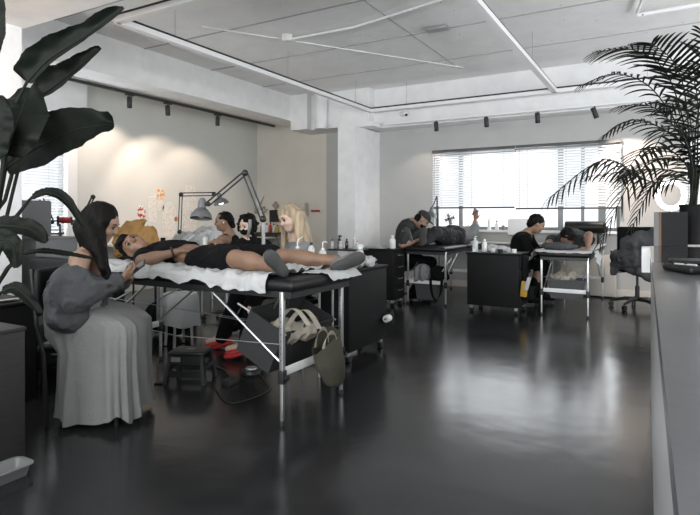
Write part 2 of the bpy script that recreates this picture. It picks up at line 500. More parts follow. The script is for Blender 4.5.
def sdf_mesh(name, prims, h, m, parent, noise=0.0, nfreq=12.0, nstretch=(1, 1, 1), smooth_it=1, label=None, ridged=None):
    if ridged is None: ridged = m in ('denim', 'jacket', 'greycloth', 'char', 'cream', 'paper') or (m == 'tee' and noise > 0.005)
    lo = np.array([1e9] * 3); hi = -lo
    boxes = []
    for p in prims:
        if p['t'] == 'c':
            r = max(p['r1'], p['r2'])
            l = np.minimum(p['a'], p['b']) - r; u = np.maximum(p['a'], p['b']) + r
        elif p['t'] == 'e':
            e = np.abs(p['R']) @ p['r']; l = p['c'] - e; u = p['c'] + e
        else:
            boxes.append(None); continue
        boxes.append((l, u))
        if p['op'] == 'add': lo = np.minimum(lo, l); hi = np.maximum(hi, u)
    mar = 0.03 + noise * 2
    lo -= mar; hi += mar
    n = np.ceil((hi - lo) / h).astype(int) + 1
    D = np.full(tuple(n), 0.08, dtype=np.float32)
    ax = [lo[i] + h * np.arange(n[i]) for i in range(3)]
    for p, bx in zip(prims, boxes):
        if bx is None:
            i0 = np.zeros(3, int); i1 = n
        else:
            g = 0.06
            i0 = np.clip(np.floor((bx[0] - g - lo) / h).astype(int), 0, n - 1)
            i1 = np.clip(np.ceil((bx[1] + g - lo) / h).astype(int) + 1, 1, n)
        sl = tuple(slice(a, b) for a, b in zip(i0, i1))
        X = np.stack(np.meshgrid(*[ax[i][sl[i]] for i in range(3)], indexing='ij'), -1)
        d = ev(p, X).astype(np.float32)
        c = D[sl]; k = max(p['k'], 1e-4)
        if p['op'] == 'add':
            hh = np.maximum(k - np.abs(c - d), 0) / k
            D[sl] = np.minimum(c, d) - hh * hh * k * 0.25
        elif p['op'] == 'sub':
            hh = np.maximum(k - np.abs(c + d), 0) / k
            D[sl] = np.maximum(c, -d) + hh * hh * k * 0.25
        else:
            D[sl] = np.maximum(c, d)
    if noise:
        near = np.abs(D) < 0.05
        idx = np.argwhere(near)
        P = lo + idx * h
        st = np.array(nstretch)
        n1 = vnoise(P * nfreq * st); n2 = vnoise(P * nfreq * 2.3 * st + 7)
        if ridged:
            wv = P + (n2 * 0.02)[:, None]
            n3 = vnoise(wv * nfreq * np.array([1.0, 1.0, 0.6]) + 3)
            D[near] += ((np.abs(n3) * 2.4 - 0.8) * noise + (np.abs(n2) - 0.3) * noise * 0.5).astype(np.float32)
        else:
            D[near] += (n1 * noise + n2 * noise * 0.5).astype(np.float32)
    for a in range(3):
        sl0 = [slice(None)] * 3; sl0[a] = 0; D[tuple(sl0)] = 0.08
        sl0[a] = -1; D[tuple(sl0)] = 0.08
    # surface nets
    inside = D < 0
    nx, ny, nz = D.shape
    acc = np.zeros((nx - 1, ny - 1, nz - 1, 3), np.float32); cnt = np.zeros((nx - 1, ny - 1, nz - 1), np.float32)
    quads = []
    for a in range(3):
        s0 = [slice(None)] * 3; s1 = [slice(None)] * 3
        s0[a] = slice(0, -1); s1[a] = slice(1, None)
        d0 = D[tuple(s0)]; d1 = D[tuple(s1)]
        cr = inside[tuple(s0)] != inside[tuple(s1)]
        e = np.argwhere(cr)
        t = d0[cr] / (d0[cr] - d1[cr])
        P = e.astype(np.float32); P[:, a] += t
        b, c = (a + 1) % 3, (a + 2) % 3
        quad = []
        for db, dc in ((0, 0), (-1, 0), (-1, -1), (0, -1)):
            q = e.copy(); q[:, b] += db; q[:, c] += dc
            quad.append(q)
            np.add.at(acc, (q[:, 0], q[:, 1], q[:, 2]), P)
            np.add.at(cnt, (q[:, 0], q[:, 1], q[:, 2]), 1)
        quads.append((quad, inside[tuple(s0)][cr]))
    used = cnt > 0
    vid = np.full(cnt.shape, -1, int); vid[used] = np.arange(used.sum())
    verts = acc[used] / cnt[used][:, None] * h + lo
    F = []
    for quad, ins in quads:
        Q = np.stack([vid[q[:, 0], q[:, 1], q[:, 2]] for q in quad], 1)
        Q[~ins] = Q[~ins][:, ::-1]
        F.append(Q)
    F = np.concatenate(F)
    # one Laplacian step removes the stair pattern
    for _ in range(smooth_it):
        A = np.zeros_like(verts); C = np.zeros(len(verts))
        for i, j in ((0, 1), (1, 2), (2, 3), (3, 0)):
            np.add.at(A, F[:, i], verts[F[:, j]]); np.add.at(C, F[:, i], 1)
            np.add.at(A, F[:, j], verts[F[:, i]]); np.add.at(C, F[:, j], 1)
        verts = verts * 0.5 + A / np.maximum(C, 1)[:, None] * 0.5
    o = link_mesh(name, verts, F.tolist(), m, parent, True, 180)
    if label: o['label'] = label
    return o


#==SHELL==
# ------------------------------------------------------------------ room shell
H_CEIL = 3.3
YF = 8.7          # far wall
XL = -7.1        # left wall
m = MB().box((-7.5, -3.0, -0.1), (3.2, 9.0, 0.0)); structure(m, 'floor', 'floor')
m = MB().box((-7.5, -3.0, H_CEIL), (3.2, 9.0, H_CEIL + 0.15)); structure(m, 'ceiling', 'ceiling')

# far wall with two window openings (x0, x1, z0, z1)
WIN1 = (-3.36, -0.56, 0.93, 2.21)
WIN2 = (0.24, 1.5, 1.0, 2.25)
m = MB()
y0, y1 = YF, YF + 0.2
m.box((-4.6, y0, 0), (WIN1[0], y1, H_CEIL))
m.box((WIN1[0], y0, 0), (WIN1[1], y1, WIN1[2])); m.box((WIN1[0], y0, WIN1[3]), (WIN1[1], y1, H_CEIL))
m.box((WIN1[1], y0, 0), (WIN2[0], y1, H_CEIL))
m.box((WIN2[0], y0, 0), (WIN2[1], y1, WIN2[2])); m.box((WIN2[0], y0, WIN2[3]), (WIN2[1], y1, H_CEIL))
m.box((WIN2[1], y0, 0), (3.2, y1, H_CEIL))
structure(m, 'wall_far', 'wall')
# the wall between the left wall and the pier
m = MB().box((-7.1, 8.63, 0), (-5.44, 8.9, H_CEIL)); structure(m, 'wall_back_left', 'wall_warm')
m = MB().box((-5.44, 8.60, 0), (-4.6, 8.9, H_CEIL)); structure(m, 'wall_back_recess', 'wall')
m = MB().box((-4.71, 7.8, 0), (-4.385, 8.9, 2.62)); structure(m, 'wall_pier', 'white_wall')
# left wall with the blind window
WL = (2.7, 4.59, 0.85, 2.52)
m = MB()
m.box((XL - 0.2, -3.0, 0), (XL, WL[0], H_CEIL)); m.box((XL - 0.2, WL[1], 0), (XL, 8.9, H_CEIL))
m.box((XL - 0.2, WL[0], 0), (XL, WL[1], WL[2])); m.box((XL - 0.2, WL[0], WL[3]), (XL, WL[1], H_CEIL))
structure(m, 'wall_left', 'wall_left')
# unseen right wall, long opening added for fill light; wall behind the camera likewise
m = MB()
m.box((3.0, -3.0, 0), (3.2, 9.0, 0.9)); m.box((3.0, -3.0, 2.8), (3.2, 9.0, H_CEIL))
for a, b in ((-3.0, 1.7), (7.5, 9.0)): m.box((3.0, a, 0.9), (3.2, b, 2.8))
structure(m, 'wall_right', 'wall')
m = MB()
m.box((-7.1, -3.0, 0), (3.0, -2.8, 0.6)); m.box((-7.1, -3.0, 2.8), (3.0, -2.8, H_CEIL))
for a, b in ((-7.1, -4.6), (1.6, 3.0)): m.box((a, -3.0, 0.6), (b, -2.8, 2.8))
structure(m, 'wall_rear', 'wall')

# beams and columns
m = MB().box((-6.27, 2.0, 2.85), (-5.8, 8.63, H_CEIL)); structure(m, 'trim_beam_left', 'white_wall')
m = MB().box((-5.8, 7.98, 2.68), (-5.45, 8.62, H_CEIL)); m.box((-5.45, 8.12, 2.68), (-4.3, 8.62, H_CEIL))
m.box((-4.75, 7.93, 2.62), (-4.12, 8.2, 2.7))
structure(m, 'trim_beam_corner', 'white_wall')
m = MB(); m.lathe((-5.18, 8.02, 2.66), [(0.11, 0), (0.11, 0.64)], 20); structure(m, 'trim_round_post', 'white_wall', smooth=True)
m = MB().box((-4.55, 8.33, 2.64), (3.0, 8.7, H_CEIL)); structure(m, 'trim_beam_far', 'white_wall')
m = MB().box((-7.1, 2.15, 2.75), (3.0, 2.68, H_CEIL)); structure(m, 'trim_beam_cross', 'white_wall')
m = MB().box((-5.4, 2.3, 0), (-4.745, 2.66, 2.75)); structure(m, 'trim_column', 'white_wall')
m = MB().box((XL, 2.68, 2.54), (XL + 0.09, 4.83, 3.1)); structure(m, 'trim_lintel', 'white_wall')
m = MB().box((-4.38, YF - 0.015, 0), (3.0, YF, 0.10)); structure(m, 'baseboard_far', 'trim')
m = MB().box((XL, 4.4, 0), (XL + 0.015, 8.6, 0.10)); structure(m, 'baseboard_left', 'trim')

# ceiling form lines: thin ribs left by the formwork
m = MB()
for y in (3.6, 4.8, 6.0, 7.2): m.box((-5.8, y - 0.010, 3.292), (3.0, y + 0.010, 3.3))
for x in (-2.6, 1.4): m.box((x - 0.006, 2.7, 3.295), (x + 0.006, 7.75, 3.3))
structure(m, 'trim_ceiling_ribs', 'rib')


def window(name, x0, x1, z0, z1, y, splits):
    fr = MB(); d = 0.07; f = 0.05
    fr.box((x0, y, z0), (x1, y + d, z0 + f)); fr.box((x0, y, z1 - f), (x1, y + d, z1))
    fr.box((x0, y, z0 + f), (x0 + f, y + d, z1 - f)); fr.box((x1 - f, y, z0 + f), (x1, y + d, z1 - f))
    for s_, wd in splits: fr.box((s_ - wd / 2, y + 0.005, z0 + f), (s_ + wd / 2, y + d - 0.005, z1 - f))
    o = tag(fr.build(name, 'frame_grey', None, smooth=False), kind='structure')
    return o


window('window_1', *WIN1[:2], *WIN1[2:], YF + 0.08, [(-2.93, 0.07), (-1.37, 0.08), (-1.06, 0.05), (-0.80, 0.10)])
window('window_2', *WIN2[:2], *WIN2[2:], YF + 0.08, [(0.85, 0.06)])
fr = MB(); X = XL - 0.17
fr.box((X, WL[0], WL[2]), (X + 0.06, WL[1], WL[2] + 0.05)); fr.box((X, WL[0], WL[3] - 0.05), (X + 0.06, WL[1], WL[3]))
for yy in (WL[0], 3.6, WL[1] - 0.06): fr.box((X, yy, WL[2]), (X + 0.06, yy + 0.06, WL[3]))
tag(fr.build('window_3', 'white', None, smooth=False), kind='structure')
m = MB().box((XL - 0.005, WL[1] + 0.0, WL[2] - 0.05), (XL + 0.02, WL[1] + 0.14, WL[3] + 0.04)); structure(m, 'trim_window_left', 'white')
m = MB().box((WIN1[0] - 0.03, YF - 0.10, WIN1[2] - 0.035), (WIN1[1] + 0.03, YF + 0.1, WIN1[2])); structure(m, 'trim_sill', 'white')


def blind(name, p0, p1, ztop, zbot, label, tilt=0.85, group=None):
    """venetian blind hung between plan points p0 and p1"""
    p0 = V((*p0, 0)); p1 = V((*p1, 0)); d = (p1 - p0).normalized(); nrm = V((-d.y, d.x, 0))
    t = thing(name, (p0 + p1) / 2 + V((0, 0, zbot)), label, 'blind', group)
    def bar(z0, z1, th):
        b = MB(); b.add([a + nrm * s_ * th + V((0, 0, z)) for z in (z0, z1) for a in (p0, p1) for s_ in (-1, 1)],
                        [(0, 1, 3, 2), (4, 6, 7, 5), (0, 4, 5, 1), (2, 3, 7, 6), (0, 2, 6, 4), (1, 5, 7, 3)]); return b
    bar(ztop - 0.045, ztop, 0.022).build('head_rail', 'rail', t, smooth=False)
    bar(zbot, zbot + 0.028, 0.014).build('bottom_rail', 'rail', t, smooth=False)
    sl = MB(); z = zbot + 0.06; hw = 0.021
    while z < ztop - 0.06:
        a = nrm * hw * math.cos(tilt); zz = V((0, 0, hw * math.sin(tilt)))
        q = [p0 - a - zz, p0 + a + zz, p1 + a + zz, p1 - a - zz]
        q = [v + V((0, 0, z)) for v in q]
        top = [v + V((0, 0, 0.0015)) for v in q]
        sl.add(q + top, [(0, 1, 2, 3), (7, 6, 5, 4), (0, 3, 7, 4), (1, 0, 4, 5), (2, 1, 5, 6), (3, 2, 6, 7)])
        z += 0.040
    sl.build('slats', 'slat', t, smooth=False)
    c = MB()
    for f in (0.12, 0.5, 0.88):
        p = p0.lerp(p1, f)
        for s_ in (-1, 1): c.tube([p + nrm * 0.023 * s_ + V((0, 0, zbot + 0.02)), p + nrm * 0.023 * s_ + V((0, 0, ztop - 0.03))], 0.0012, 4)
    c.build('ladder_cord', 'rail', t)
    c = MB(); p = p0.lerp(p1, 0.04); c.tube([p - nrm * 0.035 + V((0, 0, ztop - 0.03)), p - nrm * 0.035 + V((0, 0, zbot - 0.25))], 0.002, 5)
    c.build('pull_cord', 'rail', t)
    return t


blind('venetian_blind', (-3.37, YF - 0.06), (-2.02, YF - 0.06), 2.24, 1.27, 'wide white slatted blind half lowered over the left half of the big far window')
blind('venetian_blind', (-2.0, YF - 0.06), (-0.54, YF - 0.06), 2.24, 1.25, 'wide white slatted blind half lowered over the far window half behind the palm fronds')
blind('venetian_blind', (0.22, YF - 0.06), (1.52, YF - 0.06), 2.28, 1.06, 'white slatted blind over the small window behind the potted palm')
blind('venetian_blind', (XL - 0.03, WL[1] - 0.03), (XL - 0.03, WL[0] + 0.02), 2.45, 0.90, 'white slatted blind in the left wall window behind the big-leaved plant')

# ------------------------------------------------------------------ ceiling fittings
def rail_section(m_, a, b, wdt=0.06, hgt=0.055):
    a = V(a); b = V(b); d = (b - a).normalized(); n_ = V((-d.y, d.x, 0)) * wdt / 2
    m_.add([p + n_ * s_ + V((0, 0, z)) for z in (-hgt / 2, hgt / 2) for p in (a, b) for s_ in (-1, 1)],
           [(0, 1, 3, 2), (4, 6, 7, 5), (0, 4, 5, 1), (2, 3, 7, 6), (0, 2, 6, 4), (1, 5, 7, 3)])


RZ = 2.90
t = thing('hanging_light_rail', (-2.0, 5.5, RZ), 'long white rectangular light rail with black top hanging under the ceiling', 'light fixture')
for a, b in (((-4.26, 3.22, RZ), (-4.26, 8.1, RZ)), ((-4.26, 8.1, RZ), (2.2, 8.1, RZ)), ((-4.26, 3.22, RZ), (2.2, 3.22, RZ)), ((-1.34, 3.22, RZ), (-1.34, 8.1, RZ))):
    m1 = MB(); rail_section(m1, a, b, 0.07, 0.05); m1.build('light_channel', 'led', t, smooth=False)
    m2 = MB(); rail_section(m2, V(a) + V((0, 0, 0.0375)), V(b) + V((0, 0, 0.0375)), 0.05, 0.025); m2.build('black_top_rail', 'black', t, smooth=False)
for x, y in ((-4.26, 3.9), (-4.26, 5.8), (-4.26, 7.6), (-3.6, 8.1), (-1.34, 6.6), (-0.2, 8.1), (-2.6, 3.22)):
    m1 = MB(); m1.tube([(x, y, RZ + 0.05), (x, y, 3.3)], 0.003, 6); m1.build('suspension_wire', 'alu_dull', t)

t = thing('lighting_track', (-6.3, 5.5, 2.8), 'black ceiling track with three spotlights beside the left beam', 'lighting track')
m1 = MB(); m1.box((-6.32, 3.0, 2.80), (-6.28, 8.15, 2.835)); m1.build('track', 'black', t, smooth=False)


def spotlight(x, y, z, drop, aim, label, group=None, flange=True):
    t = thing('spotlight', (x, y, z), label, 'spotlight', group)
    s_ = MB()
    if flange: s_.box((x - 0.025, y - 0.06, z - 0.02), (x + 0.025, y + 0.06, z))
    s_.tube([(x, y, z), (x, y, z - drop)], 0.008, 8)
    s_.build('stem', 'black', t)
    c = V((x, y, z - drop)); d = V(aim).normalized()
    h = MB(); q = V((0, 0, 1)).rotation_difference(d).to_matrix()
    h.lathe(c - d * 0.075, [(0.028, 0), (0.034, 0.01), (0.034, 0.145), (0.030, 0.15), (0.026, 0.135)], 20, axis=d)
    h.build('lamp_head', 'black', t)
    g = MB(); g.lathe(c + d * 0.055, [(0.025, 0), (0.025, 0.006)], 16, axis=d); g.build('lens', 'lamp_inside', t)
    return c + d * 0.09


WARM = (1.0, 0.80, 0.66)
for (y, ty, tz, pw, lab) in ((4.97, 5.10, 1.40, 29, 'black cylinder spotlight, nearest of the three on the left track'),
                        (5.63, 6.45, 0.75, 29, 'black cylinder spotlight, middle of the three on the left track'),
                        (6.66, 6.9, 0.6, 18, 'black cylinder spotlight, last of the three on the left track')):
    aim = V((XL, ty, tz)) - V((-6.3, y, 2.62)); aim.normalize()
    p = spotlight(-6.3, y, 2.80, 0.11, (0.12 * aim.x, 0.25 * aim.y, -1), lab)
    spot('spot_beam', p, (XL - 0.12, ty, tz), pw, 102, 0.45, WARM, 0.02)
labs = ('black spotlight under the far beam closest to the white pier', 'black spotlight under the far beam above the left end of the far window',
        'black spotlight under the far beam above the middle of the far window', 'tilted black spotlight under the far beam nearest the palm')
for i, (px, tx) in enumerate(((437, -3.75), (487, -2.7), (538, -1.9), (595, -0.15))):
    p = at(px, 121 - (px - 437) * 0.04, 8.15 / (0.867 + 0.498 * (px - 350) / 549))
    x = p.x
    aim = V((tx, YF, 1.3)) - V((x, 8.15, 2.5))
    q = spotlight(x, 8.12, 2.64, 0.09, (0.35 if i == 3 else 0.03, 0.12, -1), labs[i], flange=False)
    spot('spot_beam', (q.x, q.y, q.z), (tx, YF + 0.15, 1.2), (10, 5, 5, 90)[i], 75, 0.5, WARM, 0.02)
m = MB(); m.box((-4.0, 8.10, 2.64), (2.0, 8.14, 2.665))
tag(m.build('spotlight_rail', 'white', None, smooth=False), 'slim white rail under the far beam carrying four spotlights', 'lighting track')
# warm lamp near the front column
spot('floor_lamp_beam', (-4.15, 1.72, 1.62), (-4.7, 2.35, 2.75), 12, 120, 0.8, (1, 0.66, 0.42), 0.06)
t = thing('floor_lamp', (-4.15, 1.72, 0), 'warm upward-shining lamp on a pole beside the front column', 'lamp')
b = MB(); b.tube([(-4.5, 1.2, 0.02), (-4.15, 1.72, 1.5)], 0.01, 8); b.build('pole', 'black', t)
b = MB(); b.lathe((-4.5, 1.2, 0), [(0.14, 0), (0.14, 0.02), (0.03, 0.03)], 24); b.build('base', 'black', t)
b = MB(); b.lathe((-4.15, 1.72, 1.48), [(0.03, 0), (0.06, 0.04), (0.09, 0.12), (0.085, 0.12), (0.05, 0.04)], 24); b.build('lamp_shade', 'black', t)

t = thing('security_camera', (-3.72, 8.30, 2.86), 'small white security camera on the far beam', 'security camera')
b = MB(); b.box((-3.78, 8.29, 2.82), (-3.68, 8.33, 2.86), bev=0.005); b.build('bracket', 'plastic_white', t)
b = MB(); b.lathe((-3.72, 8.25, 2.83), [(0.035, -0.06), (0.04, -0.04), (0.04, 0.05), (0.03, 0.06)], 16, axis=(0.9, -0.4, -0.1)); b.build('camera_body', 'plastic_white', t)
b = MB(); b.sphere((-3.66, 8.22, 2.80), 0.022); b.build('lens', 'black', t)

t = thing('smoke_detector', (-3.9, 5.3, 3.3), 'round white detector on the ceiling where the conduit starts', 'smoke detector')
b = MB(); b.lathe((-3.9, 5.3, 3.22), [(0.03, 0), (0.06, 0.01), (0.07, 0.05), (0.07, 0.08)], 20); b.build('detector_body', 'plastic_white', t)


def conduit(pts, label, r=0.014):
    b = MB(); b.tube(pts, r, 8)
    o = b.build('ceiling_conduit', 'ceiling', None); tag(o, label, 'pipe'); return o


conduit([(-3.9, 5.3, 3.25), (-3.0, 5.32, 3.25), (-1.5, 5.0, 3.26), (-0.4, 4.8, 3.25), (2.4, 4.75, 3.25)], 'white bent conduit running along the ceiling from the round detector')
conduit([(0.35, 2.8, 3.26), (-0.25, 6.4, 3.26)], 'straight white ceiling conduit ending above the palm')
conduit([(-0.25, 6.45, 3.24), (2.8, 6.3, 3.24)], 'double-width white ceiling conduit crossing above the palm', 0.02)
conduit([(-4.5, 4.5, 3.27), (-2.5, 7.6, 3.27)], 'thin white conduit crossing the ceiling diagonally', 0.008)
t = thing('junction_box', (-2.25, 5.9, 3.27), 'small flat grey junction box on the ceiling beside the light rail', 'junction box')
b = MB(); b.box((-2.38, 5.85, 3.26), (-2.12, 5.97, 3.3), bev=0.004); b.build('box_body', 'alu_dull', t)

# ------------------------------------------------------------------ massage tables
def massage_table(c, L, W, ht, label, axis='x', group=None):
    """c plan centre; long axis x or y"""
    t = thing('massage_table', (c[0], c[1], 0), label, 'massage table', group, 0 if axis == 'x' else PI / 2)
    Mx = world_of(t)
    T = lambda p: Mx @ V(p)
    def TB(mb): mb.v = [tuple(T(v)) for v in mb.v]; return mb
    b = MB(); b.box((-L / 2, -W / 2, ht - 0.065), (-0.004, W / 2, ht), bev=0.025); b.box((0.004, -W / 2, ht - 0.065), (L / 2, W / 2, ht), bev=0.025)
    TB(b).build('padded_top', 'vinyl', t)
    zf = ht - 0.065
    b = MB()
    for s_ in (-1, 1): b.box((-L / 2 + 0.03, s_ * (W / 2 - 0.03) - 0.012, zf - 0.035), (L / 2 - 0.03, s_ * (W / 2 - 0.03) + 0.012, zf))
    for x in (-L / 2 + 0.04, -0.01, L / 2 - 0.04): b.box((x - 0.012, -W / 2 + 0.03, zf - 0.035), (x + 0.012, W / 2 - 0.03, zf))
    TB(b).build('under_frame', 'black', t, smooth=False)
    lx = L / 2 - 0.09; ly = W / 2 - 0.02
    zc = 0.30
    for sx in (-1, 1):
        for sy in (-1, 1):
            b = MB(); b.box((sx * lx - 0.014, sy * ly - 0.012, zc - 0.06), (sx * lx + 0.014, sy * ly + 0.012, zf), bev=0.004)
            lg = TB(b).build('leg', 'alu', t)
            b = MB()
            for k in range(9): b.lathe((sx * lx, sy * ly - 0.0125, zc + 0.06 + k * 0.035), [(0.0035, 0), (0.0035, 0.025)], 8, axis=(0, 1, 0))
            TB(b).build('adjustment_holes', 'black', lg)
            b = MB(); b.box((sx * lx - 0.010, sy * ly - 0.009, 0.02), (sx * lx + 0.010, sy * ly + 0.009, zc), bev=0.003)
            TB(b).build('leg_extension', 'alu', t)
            b = MB(); b.box((sx * lx - 0.020, sy * ly - 0.018, zc - 0.07), (sx * lx + 0.020, sy * ly + 0.018, zc + 0.005), bev=0.005)
            kb = TB(b).build('leg_collar', 'black', t)
            b = MB(); b.lathe((sx * (lx + 0.022), sy * ly, zc - 0.035), [(0.008, -0.01), (0.014, 0), (0.014, 0.018)], 10, axis=(sx, 0, 0)); TB(b).build('knob', 'black', kb)
            b = MB(); b.lathe((sx * lx, sy * ly, 0), [(0.014, 0), (0.015, 0.02), (0.012, 0.028)], 12); TB(b).build('rubber_foot', 'black', t)
        b = MB(); b.box((sx * lx - 0.008, -ly + 0.02, zc - 0.03), (sx * lx + 0.008, ly - 0.02, zc + 0.015), bev=0.003)
        TB(b).build('end_bar', 'white', t)
        for sy in (-1, 1):
            b = MB(); b.tube([(sx * (lx - 0.01), sy * (ly - 0.03), zc + 0.02), (sx * 0.28, sy * (ly - 0.03), zf - 0.03), ], 0.008, 8)
            b.tube([(sx * (lx - 0.36), sy * (ly - 0.05), zf - 0.10), (sx * (lx - 0.01), sy * (ly - 0.05), zf - 0.25)], 0.006, 8)
            TB(b).build('brace', 'alu', t)
    b = MB()
    for sy in (-1, 1): b.tube([(-lx, sy * (ly - 0.02), zc + 0.14), (0, sy * (ly - 0.02), zc + 0.10), (lx, sy * (ly - 0.02), zc + 0.14)], 0.0025, 6)
    b.tube([(-lx, -ly, zc + 0.3), (0.3, ly, zc + 0.1)], 0.002, 6)
    TB(b).build('tension_cable', 'alu_dull', t)
    return t


massage_table((-2.66, 2.74), 1.86, 0.67, 0.800, 'long black padded folding table with aluminium legs under the reclining man in shorts')
massage_table((-2.68, 7.50), 1.86, 0.56, 0.755, 'black padded folding table near the far window under a client in black', axis='y')
massage_table((-1.00, 7.50), 1.84, 0.54, 0.745, 'black padded folding table between the black cart and the office chair', axis='y')


def draped_sheet(x0, x1, y0, y1, z, hang_n, hang_f, name, label, seed, nx=170, amp=0.017, end_hang=0.0):
    """thin paper sheet laid on a table with crumples; hangs over the near (y0) and far (y1) edges"""
    rows = []
    S1 = [(-hang_n, 0)] ; 
    for i in range(nx + 1):
        u = i / nx
        x = x0 + (x1 - x0) * u
        hn = hang_n * (0.75 + 0.55 * float(vnoise(np.array([u * 13 + seed, 3.3, 0.5]))) + 0.25 * float(vnoise(np.array([u * 37 + seed, 5.3, 0.5]))))
        row = []
        prof = []
        K = 10
        for k in range(K):
            prof.append((y0 - 0.012, z - hn * (1 - k / K)))
        NN = 44
        for k in range(NN + 1):
            yy = y0 + (y1 - y0) * k / NN
            prof.append((yy, z))
        for k in range(1, 5): prof.append((y1 + 0.012, z - hang_f * k / 4))
        for (yy, zz) in prof:
            top = y0 <= yy <= y1
            q = np.array([x * 11 + seed, yy * 11, zz * 9])
            nz = abs(float(vnoise(q))) + 0.5 * abs(float(vnoise(q * 2.3)))
            if top: row.append((x, yy, zz + 0.004 + amp * 2.2 * nz))
            else:
                s_ = -1 if yy < y0 else 1
                row.append((x + 0.006 * float(vnoise(q + 4)), yy + s_ * (0.004 + amp * 2.0 * nz * min(1, (z - zz) / max(hang_n, 0.01) * 1.5)), zz))
        rows.append(row)
    b = MB(); b.grid(rows, thick=0.0015)
    o = b.build(name, 'paper', None, angle=60)
    return tag(o, label, 'sheet')


draped_sheet(-3.57, -1.90, 2.405, 3.075, 0.802, 0.085, 0.05, 'paper_sheet', 'crumpled white paper sheet under the reclining man in shorts', 2.0)
# corner piece of the sheet hanging over the foot end
b = MB(); rows = []
for i in range(25):
    u = i / 24; x = -1.90 + 0.20 * u
    rows.append([(x + 0.012 * float(vnoise(np.array([u * 5, k * 0.9, 1]))), 2.72 + 0.35 * k / 16 + 0.04 * u, 0.806 + 0.010 * abs(float(vnoise(np.array([u * 6, k * 0.7, 4])))) - max(0, u - 0.80) * 0.22) for k in range(17)])
b.grid(rows, thick=0.0015)
tag(b.build('paper_sheet', 'paper', None, angle=60), 'end of white paper sheet folded over the foot end of the nearest table', 'sheet')

# ------------------------------------------------------------------ carts
def caster(par, x, y, r=0.028, name='caster'):
    b = MB(); b.box((x - 0.018, y - 0.02, 0.045), (x + 0.018, y + 0.02, 0.085), bev=0.004)
    b.tube([(x, y, 0.05), (x, y, 0.09)], 0.01, 8)
    c = b.build(name, 'alu_dull', par)
    b = MB()
    for s_ in (-1, 1): b.lathe((x + s_ * 0.012, y + 0.006, r), [(r * 0.4, -0.009), (r, -0.008), (r, 0.008), (r * 0.4, 0.009)], 16, axis=(1, 0, 0))
    b.build('wheel', 'black', c)


def cart(x0, x1, y0, y1, top, label, drawers='y0', lip=0.012):
    t = thing('storage_cart', ((x0 + x1) / 2, (y0 + y1) / 2, 0), label, 'cart')
    b = MB(); b.box((x0, y0, 0.085), (x1, y1, top - 0.022), bev=0.006); b.build('cabinet_body', 'cart', t)
    b = MB(); b.box((x0 - lip, y0 - lip, top - 0.022), (x1 + lip, y1 + lip, top), bev=0.006); b.build('worktop', 'cart', t)
    n = 4; hh = (top - 0.03 - 0.11) / n
    for k in range(n):
        z0 = 0.10 + k * hh
        b = MB()
        if drawers == 'x0': b.box((x0 - 0.016, y0 + 0.02, z0 + 0.006), (x0, y1 - 0.02, z0 + hh - 0.006), bev=0.003)
        elif drawers == 'x1': b.box((x1, y0 + 0.02, z0 + 0.006), (x1 + 0.016, y1 - 0.02, z0 + hh - 0.006), bev=0.003)
        else: b.box((x0 + 0.02, y1, z0 + 0.006), (x1 - 0.02, y1 + 0.016, z0 + hh - 0.006), bev=0.003)
        d = b.build('drawer', 'cart', t)
        b = MB()
        cx, cy = (x0 + x1) / 2, (y0 + y1) / 2; z = z0 + hh - 0.04
        if drawers == 'x0': b.tube([(x0 - 0.016, cy - 0.06, z), (x0 - 0.035, cy - 0.05, z), (x0 - 0.035, cy + 0.05, z), (x0 - 0.016, cy + 0.06, z)], 0.004, 8)
        elif drawers == 'x1': b.tube([(x1 + 0.016, cy - 0.06, z), (x1 + 0.035, cy - 0.05, z), (x1 + 0.035, cy + 0.05, z), (x1 + 0.016, cy + 0.06, z)], 0.004, 8)
        else: b.tube([(cx - 0.06, y1 + 0.016, z), (cx - 0.05, y1 + 0.035, z), (cx + 0.05, y1 + 0.035, z), (cx + 0.06, y1 + 0.016, z)], 0.004, 8)
        b.build('handle', 'alu_dull', d)
    for x in (x0 + 0.04, x1 - 0.04):
        for y in (y0 + 0.05, y1 - 0.05): caster(t, x, y)
    return t


c1 = cart(-2.40, -2.12, 3.68, 4.34, 0.725, 'black rolling cabinet just behind the foot end of the nearest table', 'x0')
cart(-3.45, -2.96, 6.26, 6.58, 0.73, 'black rolling cabinet left of the artist in the cap', 'x1')
cart(-2.07, -1.46, 6.44, 6.92, 0.715, 'black rolling cabinet between the two far tables', 'x1')

